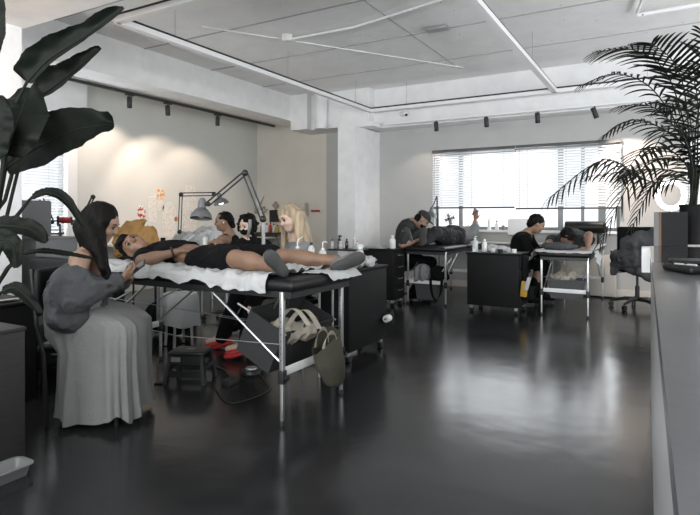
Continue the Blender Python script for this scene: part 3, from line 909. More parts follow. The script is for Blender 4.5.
#==OBJECTS==
# ------------------------------------------------------------------ bottles and small things on carts
def bottle(name, p, h, r, m, label, kind='cap', group=None, capm='black'):
    p = V(p); t = thing(name, p, label, 'bottle', group)
    b = MB(); b.lathe(p, [(r * 0.9, 0), (r, 0.006), (r, h * 0.62), (r * 0.75, h * 0.74), (r * 0.36, h * 0.80), (r * 0.36, h * 0.86)], 16)
    b.build('bottle_body', m, t)
    b = MB()
    if kind == 'cap': b.lathe(p, [(r * 0.5, h * 0.83), (r * 0.5, h * 0.99), (r * 0.42, h)], 14)
    elif kind == 'nozzle':
        b.lathe(p, [(r * 0.55, h * 0.83), (r * 0.5, h * 0.92), (r * 0.12, h * 0.95)], 12)
        b.tube([p + V((0, 0, h * 0.9)), p + V((0, 0, h * 1.25)), p + V((0.005, 0.003, h * 1.42)), p + V((0.035, 0.02, h * 1.62))], [0.004, 0.004, 0.0035, 0.002], 8)
    elif kind == 'bent':
        b.lathe(p, [(r * 0.55, h * 0.83), (r * 0.5, h * 0.92), (r * 0.12, h * 0.95)], 12)
        b.tube([p + V((0, 0, h * 0.9)), p + V((0, 0, h * 1.4)), p + V((0.02, 0.01, h * 1.42)), p + V((0.03, 0.016, h * 1.36))], [0.004, 0.004, 0.0035, 0.002], 8)
    elif kind == 'spray':
        b.lathe(p, [(r * 0.5, h * 0.83), (r * 0.45, h * 0.93)], 12)
        b.box(p + V((-0.012, -0.009, h * 0.92)), p + V((0.032, 0.009, h * 1.04)), bev=0.004)
        b.tube([p + V((0.02, 0, h * 0.94)), p + V((0.026, 0, h * 0.80))], 0.003, 6)
    elif kind == 'pump':
        b.lathe(p, [(r * 0.5, h * 0.83), (r * 0.5, h * 0.9), (r * 0.12, h * 0.91), (r * 0.12, h * 1.02)], 12)
        b.box(p + V((-0.008, -0.006, h * 1.0)), p + V((0.03, 0.006, h * 1.05)), bev=0.003)
    b.build({'cap': 'cap', 'nozzle': 'nozzle', 'bent': 'nozzle', 'spray': 'spray_head', 'pump': 'pump_head'}[kind], capm, t)
    return t


bottle('squirt_bottle', (-2.38, 3.36, 0.825), 0.105, 0.027, 'plastic_clear', 'milky squirt bottle with a slanting straw nozzle beside the blonde hair', 'nozzle', capm='plastic_white')
bottle('dropper_bottle', (-2.27, 3.38, 0.825), 0.132, 0.024, 'plastic_clear', 'clear bottle with a black cap between the two squirt bottles', 'cap')
bottle('squirt_bottle', (-2.17, 3.38, 0.825), 0.096, 0.026, 'plastic_clear', 'milky squirt bottle with a hooked nozzle behind the man\'s ankle', 'bent', capm='plastic_white')
t = thing('tray_stand', (-2.27, 3.38, 0), 'small white instrument table behind the legs of the reclining person', 'tray stand')
b = MB(); b.box((-2.44, 3.26, 0.80), (-2.11, 3.50, 0.824), bev=0.006); b.build('tray', 'white', t)
for x in (-2.41, -2.14):
    for y in (3.29, 3.47): b = MB(); b.tube([(x, y, 0), (x, y, 0.80)], 0.009, 8); b.build('leg', 'alu_dull', t)
t = thing('towel', (-2.24, 4.0, 0.725), 'bunched white towel on the cabinet behind the far sneaker', 'towel')
sdf_mesh('towel_cloth', [ell((-2.25, 3.92, 0.762), (0.10, 0.13, 0.04)), ell((-2.2, 4.10, 0.76), (0.09, 0.10, 0.045)), cap((-2.17, 3.75, 0.745), (-2.12, 3.72, 0.70), 0.025)], 0.008, 'paper', t, noise=0.02, nfreq=20)
bottle('spray_bottle', (-2.30, 4.18, 0.725), 0.17, 0.035, 'plastic_clear', 'milky spray bottle standing behind the towel on the nearest cabinet', 'spray', capm='plastic_white')
t = thing('tissue_roll', (-2.07, 4.2, 0.25), 'small white roll on a holder at the side of the nearest cabinet', 'tissue roll')
b = MB(); b.lathe((-2.07, 4.22, 0.27), [(0.008, 0), (0.03, 0.0), (0.03, 0.07), (0.008, 0.07)], 16, axis=(0, 1, 0)); b.build('roll', 'plastic_white', t)
b = MB(); b.box((-2.12, 4.29, 0.22), (-2.03, 4.30, 0.31)); b.tube([(-2.07, 4.20, 0.27), (-2.07, 4.30, 0.27)], 0.007, 8); b.build('holder', 'black', t)

# black tray on a stand with its row of bottles
t = thing('tray_stand', (-3.22, 5.55, 0), 'small black work tray on a thin pole behind the nearest cabinet', 'tray stand')
b = MB(); b.box((-3.42, 5.42, 0.748), (-3.02, 5.70, 0.768), bev=0.008); b.build('tray', 'black', t)
b = MB(); b.tube([(-3.2, 5.56, 0.03), (-3.2, 5.56, 0.75)], 0.013, 10); b.build('pole', 'alu', t)
b = MB()
for k in range(4):
    a = k * PI / 2 + 0.4; b.tube([(-3.2, 5.56, 0.04), (-3.2 + 0.22 * math.cos(a), 5.56 + 0.22 * math.sin(a), 0.02)], 0.013, 8)
b.build('foot_cross', 'black', t)
TL = [(-3.39, 5.49, .11, .022, 'cap', 'plastic_clear', 'black', 'clear ink bottle with black cap at the near left corner of the pole tray'),
      (-3.33, 5.55, .15, .022, 'spray', 'glass_dark', 'black', 'dark spray bottle on the pole tray'),
      (-3.27, 5.48, .09, .025, 'cap', 'plastic_clear', 'plastic_white', 'short clear bottle with white cap on the pole tray'),
      (-3.20, 5.50, .12, .02, 'cap', 'glass_dark', 'black', 'dark capped bottle in the middle of the pole tray'),
      (-3.14, 5.58, .14, .022, 'nozzle', 'plastic_clear', 'plastic_white', 'milky bottle with long nozzle on the pole tray'),
      (-3.07, 5.52, .10, .024, 'cap', 'plastic_clear', 'orange', 'clear bottle with orange top at the right end of the pole tray')]
for x, y, h, r, k, m_, cm, lab in TL: bottle('ink_bottle', (x, y, 0.768), h, r, m_, lab, k, 'bottles on the pole tray', cm)

bottle('spray_bottle', (-3.06, 6.44, 0.73), 0.17, 0.04, 'plastic_white', 'white round-shouldered bottle on the cabinet beside the artist in the cap', 'cap', capm='plastic_white')
t = thing('paper_towel', (-3.28, 6.4, 0.73), 'flat stack of white paper towels on the cabinet left of the artist in the cap', 'paper towels')
b = MB()
for k in range(3): b.box((-3.42 + 0.01 * k, 6.32, 0.731 + 0.012 * k), (-3.14 - 0.02 * k, 6.50, 0.741 + 0.012 * k), Matrix.Rotation(0.1 * k, 3, 'Z'))
b.build('towels', 'paper', t)

# items on the middle far cabinet
bottle('pump_bottle', (-2.02, 6.60, 0.715), 0.18, 0.036, 'plastic_clear', 'tall milky pump bottle at the left end of the middle far cabinet', 'pump', capm='plastic_white')
bottle('lotion_bottle', (-1.92, 6.66, 0.715), 0.15, 0.032, 'plastic_white', 'white lotion bottle beside the tall pump bottle on the middle far cabinet', 'cap', capm='plastic_white')
for x, y, h, r, m_, lab in ((-1.80, 6.6, .05, .03, 'plastic_white', 'small white ink cup near the lotion bottle'), (-1.70, 6.55, .04, .035, 'black', 'black round tin on the middle far cabinet'),
                         (-1.62, 6.62, .055, .028, 'plastic_clear', 'clear tub on the middle far cabinet beside the black tin'), (-1.54, 6.56, .045, .03, 'plastic_white', 'white cup at the right end of the middle far cabinet')):
    b = MB(); b.lathe((x, y, 0.715), [(r * .85, 0), (r, h), (r * .9, h), (r * .75, 0.006)], 16)
    tag(b.build('cup', m_, None), lab, 'cup')
t = thing('crumpled_towel', (-1.86, 6.78, 0.715), 'crumpled white towel lying behind the cups on the middle far cabinet', 'towel')
sdf_mesh('towel_cloth', [ell((-1.88, 6.80, 0.75), (0.07, 0.06, 0.04)), ell((-1.76, 6.80, 0.745), (0.08, 0.06, 0.03))], 0.008, 'paper', t, noise=0.02, nfreq=20)
t = thing('packet', (-1.41, 6.52, 0.25), 'yellow packet tucked in the pocket beside the middle far cabinet', 'packet')
b = MB(); b.box((-1.44, 6.44, 0.22), (-1.37, 6.50, 0.40), Matrix.Rotation(0.1, 3, 'Y'), bev=0.01); b.build('packet_body', 'yellow', t)
b = MB(); b.box((-1.38, 6.42, 0.30), (-1.345, 6.49, 0.45), Matrix.Rotation(0.25, 3, 'Y'), bev=0.006); b.build('paper_slip', 'paper', t)
t = thing('side_pocket', (-1.40, 6.6, 0.2), 'black hanging pocket at the side of the middle far cabinet', 'organiser')
b = MB(); b.box((-1.455, 6.50, 0.18), (-1.33, 6.80, 0.32), bev=0.02); b.box((-1.445, 6.52, 0.30), (-1.42, 6.8, 0.68), bev=0.01); b.build('pocket', 'tee', t)

# ------------------------------------------------------------------ things under and around the nearest table
t = thing('step_stool', (-2.78, 2.66, 0), 'black plastic folding step stool under the nearest table', 'step stool')
A = Matrix.Rotation(math.radians(24), 3, 'Z'); C0 = V((-2.89, 2.79, 0))
def R3(p): return A @ (V(p) * 0.88) + C0
def RB(b): b.v = [tuple(R3(v)) for v in b.v]; return b
b = MB(); b.box((-0.145, -0.11, 0.215), (0.145, 0.11, 0.245), bev=0.012); RB(b).build('step_top', 'black', t)
b = MB(); b.box((-0.03, -0.015, 0.2455), (0.03, 0.015, 0.248), bev=0.001); RB(b).build('hand_slot', 'frame_grey', t)
for s_ in (-1, 1):
    b = MB()
    for q in (-1, 1):
        b.loft([[V((s_ * 0.125 + dx, q * 0.09 + dy, 0.22)) for dx, dy in ((-.012, -.02), (.012, -.02), (.012, .02), (-.012, .02))],
                [V((s_ * 0.155 + dx, q * 0.12 + dy, 0.0)) for dx, dy in ((-.012, -.025), (.012, -.025), (.012, .025), (-.012, .025))]], cap=True)
    b.box((s_ * 0.14 - 0.01, -0.10, 0.10), (s_ * 0.14 + 0.01, 0.10, 0.14))
    RB(b).build('side_leg', 'black', t)
for q in (-1, 1):
    b = MB(); b.box((-0.13, q * 0.105 - 0.008, 0.155), (0.13, q * 0.105 + 0.008, 0.218)); b.box((-0.14, q * 0.115 - 0.008, 0.05), (0.14, q * 0.115 + 0.008, 0.09)); RB(b).build('folding_panel', 'black', t)
b = MB(); b.box((-0.115, -0.1155, 0.17), (-0.04, -0.1135, 0.205)); RB(b).build('label_plate', 'alu_dull', t)

t = thing('rolling_stool', (-3.72, 3.45, 0), 'low stool draped in white plastic behind the step stool', 'stool')
b = MB(); b.lathe((-3.72, 3.45, 0.40), [(0.13, 0), (0.15, 0.01), (0.15, 0.05), (0.13, 0.06)], 20); b.build('seat', 'white', t)
b = MB()
for a in range(4):
    q = V((0.10 * math.cos(a * PI / 2 + .5), 0.10 * math.sin(a * PI / 2 + .5), 0)); b.tube([V((-3.72, 3.45, 0.40)) + q, V((-3.72, 3.45, 0.01)) + q * 1.2], 0.012, 8)
b.build('leg_set', 'alu', t)
rings = []
for z, r in ((0.475, 0.02), (0.474, 0.10), (0.468, 0.155), (0.44, 0.170), (0.36, 0.178), (0.28, 0.182), (0.20, 0.19)):
    rings.append([V((-3.72 + (r + (0.018 * float(vnoise(np.array([math.cos(a) * 3, math.sin(a) * 3, z * 5]))) if z < .46 else 0)) * math.cos(a),
                     3.45 + (r + (0.018 * float(vnoise(np.array([math.cos(a) * 3 + 9, math.sin(a) * 3, z * 5]))) if z < .46 else 0)) * math.sin(a),
                     z + (0.03 * float(vnoise(np.array([math.cos(a) * 2, math.sin(a) * 2, 5]))) if z < .3 else 0.004 * math.sin(a * 7)))) for a in [2 * PI * k / 48 for k in range(48)]])
b = MB(); b.loft(rings); tag(b.build('plastic_cover', 'paper', None), 'white plastic cover draped over the low stool', 'cover')

# grey felt basket leaning in the table's foot end, cloth and canvas bag
t = thing('felt_basket', (-2.25, 2.75, 0.3), 'open dark grey felt basket hanging tilted inside the foot end of the nearest table', 'basket')
Rb = Matrix.Rotation(math.radians(24), 3, 'Y')
def FB(b): b.v = [tuple(Rb @ (V(v)) + V((-1.985, 2.72, 0.45))) for v in b.v]; return b
b = MB()
b.box((-0.14, -0.27, -0.15), (0.12, 0.27, -0.138)); b.box((-0.14, -0.27, -0.138), (-0.128, 0.27, 0.13)); b.box((0.108, -0.27, -0.138), (0.12, 0.27, 0.10))
b.box((-0.128, -0.27, -0.138), (0.108, -0.258, 0.11)); b.box((-0.128, 0.258, -0.138), (0.108, 0.27, 0.11))
FB(b).build('basket_body', 'felt', t, smooth=False)
for s_ in (-1, 1):
    b = MB(); b.tube([V((s_ * 0.12, 0.07 * math.cos(a), 0.10 + 0.06 * math.sin(a))) for a in [PI * k / 8 for k in range(9)]], 0.008, 8); FB(b).build('handle', 'olive', t)

t = thing('cream_tote', (-1.80, 2.66, 0.5), 'crumpled cream cloth bag with looped straps stuffed in the felt basket', 'bag')
sdf_mesh('bag_body', [ell((-1.93, 2.58, 0.475), (0.10, 0.10, 0.075)), ell((-1.88, 2.70, 0.47), (0.09, 0.10, 0.06))], 0.008, 'cream', t, noise=0.012, nfreq=16)
for (a0, a1) in ((V((-1.92, 2.50, 0.52)), V((-1.76, 2.60, 0.53))), (V((-1.86, 2.54, 0.53)), V((-1.74, 2.68, 0.50)))):
    b = MB(); rows = []
    for k in range(15):
        u = k / 14; p = a0.lerp(a1, u) + V((0.01, -0.02, 0.10 * math.sin(PI * u))); d = V((0.010, 0.012, 0))
        rows.append([p - d, p + d])
    b.grid(rows, thick=0.003); b.build('strap', 'cream', t)

t = thing('canvas_bag', (-1.76, 2.86, 0.45), 'olive canvas shoulder bag hanging from the foot end of the nearest table', 'bag')
rings = []
cb = V((-1.745, 2.76, 0.30))
for k in range(15):
    u = k / 14; z = 0.12 - 0.30 * u
    wd = 0.15 * (1.0 - 0.45 * u) * (1 if u < 0.8 else math.sqrt(max(0.02, 1 - ((u - 0.8) / 0.21) ** 2)))
    dp = 0.030 + 0.040 * math.sin(PI * u) if u < 0.85 else 0.055 * math.sqrt(max(0.02, 1 - ((u - 0.8) / 0.21) ** 2))
    ring = []
    for j in range(36):
        a = 2 * PI * j / 36
        q = V((dp * math.cos(a), wd * math.sin(a), 0))
        nz = 0.022 * (abs(float(vnoise(np.array([q.x * 30, q.y * 26, z * 9])))) - .3)
        ring.append(cb + q * (1 + nz * 6) + V((0.02 * u, 0.07 * u, z + 0.25 * q.y * (1 - u) - 0.035 * math.cos(a * 1) * (1 - u) + 0.02 * math.cos(2 * a) * (1 - u))))
    rings.append(ring)
b = MB(); b.loft(rings); b.f.append(tuple(14 * 36 + j for j in range(36))); b.mi.append(0)
b.build('bag_body', 'olive', t)
for dx, h_ in ((0.03, 0.13), (-0.03, 0.16)):
    b = MB(); rows = []
    for k in range(19):
        a = PI * k / 18
        p = cb + V((dx, -0.075 * math.cos(a) , 0.08 + h_ * math.sin(a) * 0.62)); d = V((0.003, 0.009 * math.cos(a), 0.009 * math.sin(a) + 0.003))
        rows.append([p - d, p + d])
    b.grid(rows, thick=0.004); b.build('strap', 'cream', t)

# foot pedal, cables, power adapter
t = thing('foot_pedal', (-2.72, 3.28, 0), 'round black foot pedal on the floor by the red shoes', 'foot pedal')
b = MB(); b.lathe((-2.62, 3.12, 0), [(0.075, 0), (0.08, 0.01), (0.075, 0.03), (0.05, 0.036)], 24); b.build('pedal_base', 'black', t)
b = MB(); b.lathe((-2.62, 3.12, 0.036), [(0.045, 0), (0.04, 0.01), (0.02, 0.012)], 20); b.build('pedal_button', 'alu_dull', t)
def cable(pts, r, label, m_='black'):
    P = [V(p) for p in pts]; out = []
    for i in range(len(P) - 1):
        p0 = P[max(0, i - 1)]; p1 = P[i]; p2 = P[i + 1]; p3 = P[min(len(P) - 1, i + 2)]
        for k in range(8):
            u = k / 8; out.append(0.5 * ((2 * p1) + (p2 - p0) * u + (2 * p0 - 5 * p1 + 4 * p2 - p3) * u * u + (3 * p1 - p0 - 3 * p2 + p3) * u ** 3))
    out.append(P[-1]); b = MB(); b.tube(out, r, 6)
    return tag(b.build('cable', m_, None), label, 'cable')
cable([(-2.54, 3.12, 0.008), (-2.4, 3.0, 0.006), (-2.25, 2.85, 0.006), (-2.3, 2.55, 0.006), (-2.6, 2.72, 0.006)], 0.004, 'thin black cable curling from the foot pedal under the nearest table')
cable([(-2.58, 2.88, 0.008), (-2.9, 3.1, 0.006), (-3.1, 3.0, 0.006), (-3.25, 2.95, 0.006)], 0.006, 'black cable running to the power adapter beside the step stool')
cable([(-3.3, 2.45, 0.006), (-3.15, 2.5, 0.006), (-2.98, 2.62, 0.006)], 0.006, 'black cable between the long skirt and the step stool')
b = MB(); b.box((-2.62, 2.80, 0), (-2.54, 2.90, 0.035), bev=0.006); tag(b.build('power_adapter', 'black', None), 'black power adapter block on the floor beside the step stool', 'power adapter')
BX, BY = at(300, 300, 4.55).x, at(300, 300, 4.55).y
t = thing('work_stool', (BX, BY, 0), 'round black five-armed stool under the blonde person', 'stool')
b = MB()
for k in range(5):
    a = 2 * PI * k / 5 + 0.3; b.tube([(BX, BY, 0.09), (BX + 0.24 * math.cos(a), BY + 0.24 * math.sin(a), 0.07)], [0.018, 0.012], 8)
b.build('star_base', 'black', t)
for k in range(5):
    a = 2 * PI * k / 5 + 0.3; b = MB(); b.lathe((BX + 0.24 * math.cos(a), BY + 0.24 * math.sin(a), 0.026), [(0.012, -0.012), (0.026, -0.01), (0.026, 0.01), (0.012, 0.012)], 14, axis=(math.sin(a), -math.cos(a), 0)); b.build('wheel', 'black', t)
b = MB(); b.tube([(BX, BY, 0.08), (BX, BY, 0.42)], 0.02, 12); b.build('gas_lift', 'alu', t)
b = MB(); b.lathe((BX, BY, 0.42), [(0.13, 0), (0.17, 0.02), (0.17, 0.05), (0.15, 0.065)], 28); b.build('seat', 'vinyl', t)

# dark backpack with the white swoosh
t = thing('gym_bag', (-4.1, 3.55, 0), 'black sports bag with a white curved tick mark behind the draped stool', 'bag')
sdf_mesh('bag_body', [ell((-4.22, 3.75, 0.17), (0.26, 0.15, 0.15)), ell((-4.10, 3.70, 0.14), (0.22, 0.15, 0.13))], 0.012, 'tee', t, noise=0.012, nfreq=10)
b = MB(); rows = []
for k in range(17):
    u = k / 16; x = -0.07 + 0.15 * u
    mid = 0.9 * (x + 0.035) ** 2 * 8 - 0.01 if x < -0.02 else 0.30 * (x + 0.02)
    th = 0.014 * math.sin(PI * min(1, u * 1.0) ** 0.55) + 0.0008
    base = V((-3.99, 3.565, 0.22)); rr = V((0.80, 0.60, 0))
    rows.append([base + rr * x + V((0.004, -0.006, mid - th)), base + rr * x + V((0.002, -0.004, mid + th))])
b.grid(rows, thick=0.012); b.build('tick_mark', 'white', t)

# ------------------------------------------------------------------ bins and bags under the far tables
def crate(c, sx, sy, z0, z1, label, m_='bin'):
    t = thing('plastic_bin', (c[0], c[1], z0), label, 'bin')
    b = MB()
    def ring(z, k, ins=0): return [V((c[0] + s1 * (sx * k - ins), c[1] + s2 * (sy * k - ins), z)) for s1, s2 in ((-1, -1), (1, -1), (1, 1), (-1, 1))]
    b.loft([ring(z0, .86), ring(z1 - .02, 1), ring(z1 - .02, 1, -.015), ring(z1, 1, -.015), ring(z1, 1, .008), ring(z0 + .01, .86, .01)], cap=False)
    b.f += [(3, 2, 1, 0), (20, 21, 22, 23)]; b.mi += [0, 0]
    b.build('bin_body', m_, t, smooth=False)
    return t
crate((-0.99, 6.80), 0.185, 0.14, 0.20, 0.42, 'grey plastic bin on the end bar of the table nearest the office chair')
crate((-2.70, 6.82), 0.15, 0.14, 0.06, 0.27, 'dark grey plastic bin below the far table with the client in black')
t = thing('cloth_bag', (-1.0, 6.80, 0.4), 'crumpled white cloth bag lying in the bin under the right far table', 'bag')
sdf_mesh('bag_body', [ell((-1.04, 6.76, 0.43), (0.13, 0.10, 0.05)), ell((-0.98, 6.78, 0.46), (0.09, 0.07, 0.06))], 0.008, 'cream', t, noise=0.025, nfreq=17)
t = thing('white_tote', (-2.72, 6.76, 0.4), 'grey-white cloth bag under the left far table', 'bag')
sdf_mesh('bag_body', [ell((-2.76, 6.72, 0.40), (0.12, 0.09, 0.11)), ell((-2.80, 6.72, 0.33), (0.07, 0.09, 0.09))], 0.008, 'greycloth', t, noise=0.02, nfreq=14)
t = thing('black_rucksack', (-2.55, 6.66, 0.3), 'black bag with long dangling straps under the left far table', 'bag')
sdf_mesh('bag_body', [ell((-2.55, 6.74, 0.42), (0.12, 0.08, 0.08)), ell((-2.52, 6.74, 0.36), (0.12, 0.08, 0.06))], 0.008, 'tee', t, noise=0.015, nfreq=14)
b = MB(); rows = []
for k in range(25):
    u = k / 24; a = PI * u
    p = V((-2.60 + 0.075 * (1 - math.cos(a)), 6.60, 0.34 - 0.26 * math.sin(a))); d = V((0.016 * abs(math.cos(a)) + .002, 0.002, 0.012 * math.sin(a)))
    rows.append([p - d, p + d])
b.grid(rows, thick=0.004); b.build('strap', 'tee', t)

# grey box behind the far table, boxes in the back
t = thing('storage_box', (-2.05, 8.3, 0), 'low grey storage box on the floor below the far window', 'box')
b = MB(); b.box((-2.28, 8.2, 0), (-1.85, 8.44, 0.50), bev=0.01); b.build('box_body', 'greybox', t)
b = MB(); b.box((-2.29, 8.19, 0.50), (-1.84, 8.45, 0.53), bev=0.008); b.build('lid', 'bin', t)
t = thing('low_cabinet', (-0.55, 8.4, 0), 'pale low cabinet against the far wall behind the right far table', 'cabinet')
b = MB(); b.box((-1.32, 8.48, 0.02), (-0.60, 8.68, 0.60), bev=0.006); b.build('cabinet_body', 'trim', t)
for x in (-1.31, -0.955):
    b = MB(); b.box((x + 0.01, 8.465, 0.05), (x + 0.345, 8.48, 0.58), bev=0.003); d = b.build('door', 'trim', t)
    b = MB(); b.sphere((x + 0.30, 8.458, 0.35), 0.010); b.build('knob', 'alu', d)
t = thing('bolster', (-0.95, 8.42, 0.8), 'black bolster roll on a stand behind the right far table', 'bolster')
b = MB(); b.lathe((-1.28, 8.52, 0.99), [(0.05, 0), (0.085, 0.02), (0.09, 0.06), (0.09, 0.50), (0.085, 0.54), (0.05, 0.56)], 24, axis=(1, 0, 0)); b.build('roll', 'vinyl', t)
for x in (-1.20, -0.84):
    b = MB(); b.box((x, 8.49, 0.60), (x + 0.03, 8.56, 0.91)); b.build('stand', 'black', t)

# ------------------------------------------------------------------ things by the far window
t = thing('monitor', (-1.98, 8.25, 0.72), 'pale back of a screen on the desk, left of the artist in black', 'monitor')
b = MB(); b.box((-2.10, 8.53, 0.86), (-1.72, 8.56, 1.10), bev=0.006); b.build('screen_back', 'white', t)
b = MB(); b.box((-2.105, 8.56, 0.855), (-1.715, 8.567, 1.105), bev=0.003); b.build('bezel', 'black', t)
b = MB(); b.tube([(-1.91, 8.575, 0.75), (-1.91, 8.575, 0.9)], 0.012, 8); b.box((-2.0, 8.49, 0.745), (-1.82, 8.62, 0.757), bev=0.004); b.build('stand', 'alu_dull', t)
t = thing('window_desk', (-2.4, 8.45, 0), 'narrow pale desk running under the far window', 'desk')
b = MB(); b.box((-3.30, 8.46, 0.72), (-1.40, 8.67, 0.745), bev=0.004); b.build('desk_top', 'trim', t)
for x in (-3.26, -1.44):
    for y in (8.49, 8.64):
        b = MB(); b.tube([(x, y, 0), (x, y, 0.72)], 0.016, 8); b.build('leg', 'alu_dull', t)
t = thing('desk_speaker', (-2.85, 8.4, 0.745), 'small black box on the desk under the far window', 'speaker')
b = MB(); b.box((-3.0, 8.50, 0.745), (-2.72, 8.60, 0.96), bev=0.01); b.build('speaker_body', 'bin', t)
b = MB(); b.lathe((-2.93, 8.499, 0.86), [(0.045, 0), (0.04, 0.004)], 18, axis=(0, -1, 0)); b.lathe((-2.80, 8.499, 0.86), [(0.045, 0), (0.04, 0.004)], 18, axis=(0, -1, 0)); b.build('speaker_cone', 'black', t)
for x, h, m_, lab in ((-2.42, .22, 'plastic_white', 'white cylinder bottle on the sill of the far window'), (-2.30, .15, 'plastic_white', 'white bottle with red marking on the far window sill'), (-2.20, .09, 'greycloth', 'small grey pot on the far window sill')):
    bottle('sill_bottle', (x, YF - 0.04, 0.93), h, 0.028, m_, lab, 'cap', capm='redlabel' if h == .15 else 'plastic_white')

# ------------------------------------------------------------------ lamps
def rod_pair(t, a, b_, r=0.005, gap=0.014, name='arm', m_='black'):
    a = V(a); b_ = V(b_); d = (b_ - a).normalized(); n_ = d.cross(FW)
    n_ = n_.normalized() if n_.length > 0.1 else d.cross(V((0, 0, 1))).normalized()
    q = MB()
    for s_ in (-1, 1): q.tube([a + n_ * gap * s_, b_ + n_ * gap * s_], r, 8)
    return q.build(name, m_, t)


def shade(t, c, d, r, L, m_='silver', glow=False):
    c = V(c); d = V(d).normalized(); b = MB()
    b.lathe(c, [(0.018, -0.02), (0.028, 0.0), (0.030, L * 0.40), (r * 0.62, L * 0.52), (r * 0.9, L * 0.75), (r, L), (r * 0.96, L), (r * 0.84, L * 0.75), (0.02, L * 0.45)], 28, axis=d)
    s_ = b.build('lamp_shade', m_, t)
    b = MB(); b.sphere(c + d * (L * 0.72), r * 0.42, 14, 10); b.build('bulb', 'lamp_inside' if glow else 'plastic_white', s_)


t = thing('desk_lamp', (-2.52, 3.13, 0.8), 'grey spring-arm lamp with its black arm arched over the reclining man', 'lamp')
J0 = V((-2.52, 3.12, 0.72)); J1 = at(263, 219, 3.95); J2 = at(245, 173, 3.95); J3 = at(208, 204, 3.9)
b = MB(); b.box(J0 + V((-0.03, -0.03, -0.03)), J0 + V((0.03, 0.035, 0.05)), bev=0.006); b.build('clamp', 'black', t)
b = MB(); b.tube([J0 + V((0, 0.02, 0.04)), J1 + V((0, 0, -0.03))], 0.014, 12); b.build('post', 'alu_dull', t)
rod_pair(t, J1, J2, 0.006, 0.016); rod_pair(t, J2, J3, 0.006, 0.014)
for j, r in ((J1, 0.026), (J2, 0.024), (J3, 0.018)):
    b = MB(); b.sphere(j, r, 12, 8); b.build('joint', 'black', t)
b = MB()
n_ = 30
for (a, c) in ((J1.lerp(J2, .06), J1.lerp(J2, .42)),):
    pts = [a.lerp(c, k / 150) + V((math.cos(k * 1.2) * .007, 0, math.sin(k * 1.2) * .007)) for k in range(150)]
    b.tube(pts, 0.0016, 5)
b.build('spring', 'alu', t)
shade(t, J3 + V((-0.045, -0.01, 0.02)), (0.10, -0.2, -1), 0.078, 0.125, 'silver')

t = thing('desk_lamp', (-4.61, 4.27, 0.75), 'black spring-arm lamp with a lit white underside behind the arched lamp', 'lamp')
J0 = at(179, 268, 6.62); J1 = at(179.5, 232, 6.62); J2 = at(181, 194.5, 6.62); J3 = at(214, 194, 6.55)
b = MB(); b.tube([(J0.x, J0.y, 0.75), J1], 0.013, 10); b.lathe((J0.x, J0.y, 0.746), [(0.10, 0), (0.10, 0.015), (0.02, 0.03)], 20); b.build('post', 'alu_dull', t)
rod_pair(t, J1, J2, 0.006, 0.016); rod_pair(t, J2, J3, 0.006, 0.018)
for j in (J1, J2, J3):
    b = MB(); b.sphere(j, 0.028, 12, 8); b.build('joint', 'black', t)
shade(t, J3 + V((0.05, 0.03, -0.005)), (0.22, 0.10, -0.9), 0.092, 0.12, 'silver', True)
b = MB(); b.sphere(at(176, 219, 6.58), (0.022, 0.02, 0.03), 10, 8); b.build('hand_screw', 'orange', t)

t = thing('desk_lamp', (-5.6, 3.6, 0.94), 'bare black spring arm standing against the left window blind', 'lamp')
J0 = at(49, 246, 6.0); J1 = at(52, 222, 6.0); J2 = at(41.5, 199, 6.0)
b = MB(); b.tube([(J0.x, J0.y, 0.02), at(49, 222, 6.0), J1], 0.011, 8); b.lathe((J0.x, J0.y, 0.0), [(0.12, 0), (0.12, 0.015), (0.02, 0.03)], 20); b.build('post', 'black', t)
rod_pair(t, J1, J2, 0.008, 0.020)
b = MB(); b.sphere(J1, 0.024, 12, 8); b.build('joint', 'black', t)
t = thing('desk_lamp', (-5.3, 3.9, 0.94), 'black folded lamp arm with a red clamp behind the woman in the long skirt', 'lamp')
J1 = at(80, 224, 5.9); J2 = at(93, 197, 5.9); J3 = at(77, 228, 5.7)
rod_pair(t, J1, J2, 0.008, 0.014); rod_pair(t, J2, at(82, 226, 6.1), 0.006, 0.012)
b = MB(); b.sphere(J2, 0.026, 12, 8); b.build('joint', 'black', t)
b = MB(); a0 = at(60, 220, 5.9); a1 = at(71, 220.5, 5.9); b.tube([a0, a0.lerp(a1, .3), a1], [0.028, 0.036, 0.030], 14); b.build('red_clamp', 'redlabel', t, label='red clamp')
b = MB(); b.tube([at(58, 216, 5.9), at(58, 226, 5.9)], 0.014, 8); b.tube([at(52, 221.5, 6.0), at(60, 220, 5.9)], 0.010, 8); b.build('clamp_jaw', 'black', t)
b = MB(); b.tube([at(71, 217, 5.9), at(72, 225, 5.9)], 0.012, 8); b.tube([at(71, 220, 5.9), J1], 0.012, 8)
b.build('clamp_jaw', 'black', t)
q = at(60, 224, 5.92); b = MB(); b.tube([(q.x, q.y, 0.02), q], 0.010, 8); b.lathe((q.x, q.y, 0.0), [(0.12, 0), (0.12, 0.015), (0.02, 0.03)], 20); b.build('post', 'black', t)

